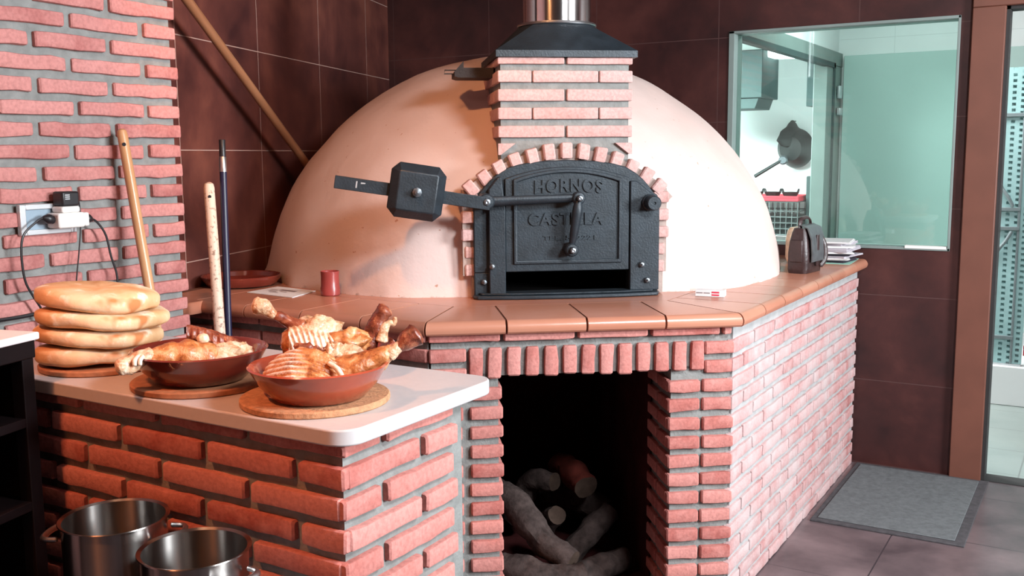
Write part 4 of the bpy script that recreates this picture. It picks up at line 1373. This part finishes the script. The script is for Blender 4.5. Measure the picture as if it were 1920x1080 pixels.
pole('peel_handle', 'long brown wooden oven peel handle slanting across the tiled wall', pa+(pb-pa)*1.10, pa-(pb-pa)*.06, .0195, 'peel_wood')

# ================================================================== socket and plugs
SX = -2.776
t = thing('wall_socket', 'silver framed double socket on the brick wall', 'socket', (SX, 1.875, 1.42))
b = MB()
y0, y1, za, zb = 1.785, 1.972, 1.372, 1.464
for lo, hi in (((y0, za), (y0+.02, zb)), ((y1-.02, za), (y1, zb)), ((y0+.02, za), (y1-.02, za+.016)), ((y0+.02, zb-.016), (y1-.02, zb))):
    b.box((SX-.006, lo[0], lo[1]), (SX+.012, hi[0], hi[1]))
b.build('socket_frame', 'alu', t, bevel=.002)
b = MB(); b.box((SX-.006, y0+.02, za+.016), (SX+.006, y1-.02, zb-.016)); b.build('socket_plate', 'socket_inner', t)
t = thing('plug_adaptor', 'white multi plug adaptor in the wall socket', 'adaptor', (SX+.03, 1.92, 1.41))
b = MB(); b.box((SX+.008, 1.872, 1.390), (SX+.07, 1.962, 1.436)); b.box((SX+.012, 1.888, 1.436), (SX+.066, 1.950, 1.455)); b.build('adaptor_body', 'white_plastic', t, bevel=.006)
b = MB(); b.box((SX+.012, 1.962, 1.392), (SX+.066, 1.980, 1.434)); b.build('adaptor_cap', 'white_plastic', t, bevel=.005)
t = thing('phone_charger', 'small black charger on top of the white adaptor', 'charger', (SX+.04, 1.92, 1.455))
b = MB(); b.box((SX+.012, 1.893, 1.4555), (SX+.062, 1.952, 1.500)); b.build('charger_body', 'black_plastic', t, bevel=.006)
b = MB()
for z in (1.476, 1.482, 1.488): b.box((SX+.0622, 1.902, z), (SX+.0628, 1.918, z+.003))
b.build('rating_print', 'alu', t, smooth=False)
b = MB(); b.tube([(SX+.045, 1.952, 1.478), (-2.737, 1.966, 1.46), (-2.737, 1.966, 1.398), (-2.737, 1.955, 1.316), (-2.737, 1.938, 1.217), (-2.737, 1.927, 1.10), (-2.737, 1.91, 1.0)], .0022, 8, sub=6)
b.build('charger_lead', 'black_plastic', t)
def cord(label, pts, r, plug):
    t = thing('power_cord', label, 'cord', pts[-1], 'cords from the wall socket')
    b = MB(); b.tube(pts, r, 8, sub=8); b.build('lead', 'black_plastic', t)
    b = MB(); b.tube(plug, [.013, .015, .007], 12, sub=3); b.build('plug', 'black_plastic', t)
cord('black cord looping down left of the socket', [(-2.735, 1.845, 1.425), (-2.735, 1.82, 1.415), (-2.735, 1.774, 1.378), (-2.735, 1.762, 1.324), (-2.735, 1.767, 1.245), (-2.735, 1.789, 1.194), (-2.735, 1.813, 1.151), (-2.74, 1.83, 1.10), (-2.745, 1.84, .98)], .0035,
     [(-2.735, 1.871, 1.416), (-2.735, 1.855, 1.42), (-2.735, 1.840, 1.424)])
cord('black cord hanging down right of the socket', [(-2.735, 1.995, 1.412), (-2.735, 2.02, 1.403), (-2.735, 2.052, 1.358), (-2.735, 2.067, 1.289), (-2.735, 2.083, 1.236), (-2.735, 2.086, 1.192), (-2.735, 2.085, 1.10), (-2.745, 2.085, .98)], .0035,
     [(-2.735, 1.981, 1.413), (-2.735, 1.992, 1.413), (-2.735, 2.006, 1.409)])
b = MB(); b.tube([(-2.772, 1.40, 1.135), (-2.772, 1.60, 1.132), (-2.772, 1.76, 1.131), (-2.772, 1.88, 1.136), (-2.772, 2.0, 1.13)], .006, 8, sub=5)
tag(recenter(b.build('wall_cable', 'black_plastic')), 'black cable running level along the brick wall behind the breads', 'cable')

# ================================================================== dark cabinet at the left edge, pots, mat
cc = V(-2.125, 1.400, 0)
ra = math.radians(13.6)
cx_, cy_ = V(-math.cos(ra), -math.sin(ra), 0), V(math.sin(ra), -math.cos(ra), 0)
t = thing('serving_cabinet', 'dark open shelf cabinet with white top at the left edge', 'cabinet', cc+cx_*.3+cy_*.3)
CAX = (cx_, cy_, UP)
b = MB(); b.box((0, 0, 1.182), (.62, .75, 1.200), 0, CAX, cc); b.build('white_top', 'white_top', t, bevel=.004)
b = MB(); b.box((.008, .008, 1.14), (.61, .74, 1.182), 0, CAX, cc); b.build('apron', 'cabinet_dark', t, bevel=.003)
for x, y in ((.012, .012), (.57, .012), (.012, .70), (.57, .70)):
    b = MB(); b.box((x, y, 0), (x+.035, y+.035, 1.14), 0, CAX, cc); b.build('leg', 'cabinet_dark', t, bevel=.002)
for z in (.98, .78, .5, .2):
    b = MB(); b.box((.014, .014, z), (.60, .73, z+.022), 0, CAX, cc); b.build('shelf', 'cabinet_dark', t, bevel=.002)
b = MB(); b.box((.585, .02, .1), (.60, .72, 1.14), 0, CAX, cc); b.box((.03, .016, .1), (.6, .024, 1.14), 0, CAX, cc); b.build('side_panel', 'cabinet_dark', t)
# low table that carries the pots
t = thing('low_table', 'low dark table under the steel pots in front of the brick counter', 'table', (-1.6, 1.22, 0))
b = MB(); b.box((-1.92, 1.10, .60), (-1.30, 1.435, .63)); b.build('table_top', 'cabinet_dark', t, bevel=.003)
for x in (-1.90, -1.34):
    for y in (1.12, 1.40):
        b = MB(); b.box((x, y, 0), (x+.03, y+.03, .60)); b.build('leg', 'cabinet_dark', t)
def pot(c, r, zr, label, hs):
    t = thing('steel_pot', label, 'pot', (c[0], c[1], .6305), 'steel pots below the worktop')
    h = zr-.6305
    b = MB()
    b.lathe([(0, 0), (r-.012, 0), (r-.004, .006), (r-.003, h-.004), (r+.004, h-.001), (r+.003, h+.001), (r-.005, h-.002), (r-.006, .012), (0, .009)], (c[0], c[1], .6305), 72)
    b.build('pot_body', 'steel_pot', t)
    for a_ in hs:
        d = V(math.cos(a_), math.sin(a_), 0); s_ = V(-d.y, d.x, 0)
        p = V(c[0], c[1], zr-.035) + d*(r-.003)
        b = MB(); b.tube([p-s_*.045, p-s_*.040+d*.03, p+d*.038, p+s_*.040+d*.03, p+s_*.045], .0065, 10, sub=5, flat=.8); b.build('handle', 'steel_brushed', t)
pot((-1.764, 1.302), .108, .85, 'left steel pot standing nearer the dark cabinet', (PI+.5, .5))
pot((-1.482, 1.268), .104, .85, 'right steel pot below the white worktop', (PI*.95, -.05))
# mat
t = thing('door_mat', 'grey mat on the floor beside the oven and the doorway', 'mat', (-.75, 4.75, 0))
b = MB(); b.prism([(-1.045, 4.265, .0005), (-.425, 4.27, .0005), (-.425, 5.205, .0005), (-1.045, 5.205, .0005)], UP*.008); b.build('mat_border', 'mat_edge', t, bevel=.002)
b = MB(); b.prism([(-1.02, 4.30, .0085), (-.465, 4.305, .0085), (-.465, 5.17, .0085), (-1.02, 5.17, .0085)], UP*.004); b.build('mat_pile', 'mat', t, bevel=.002)
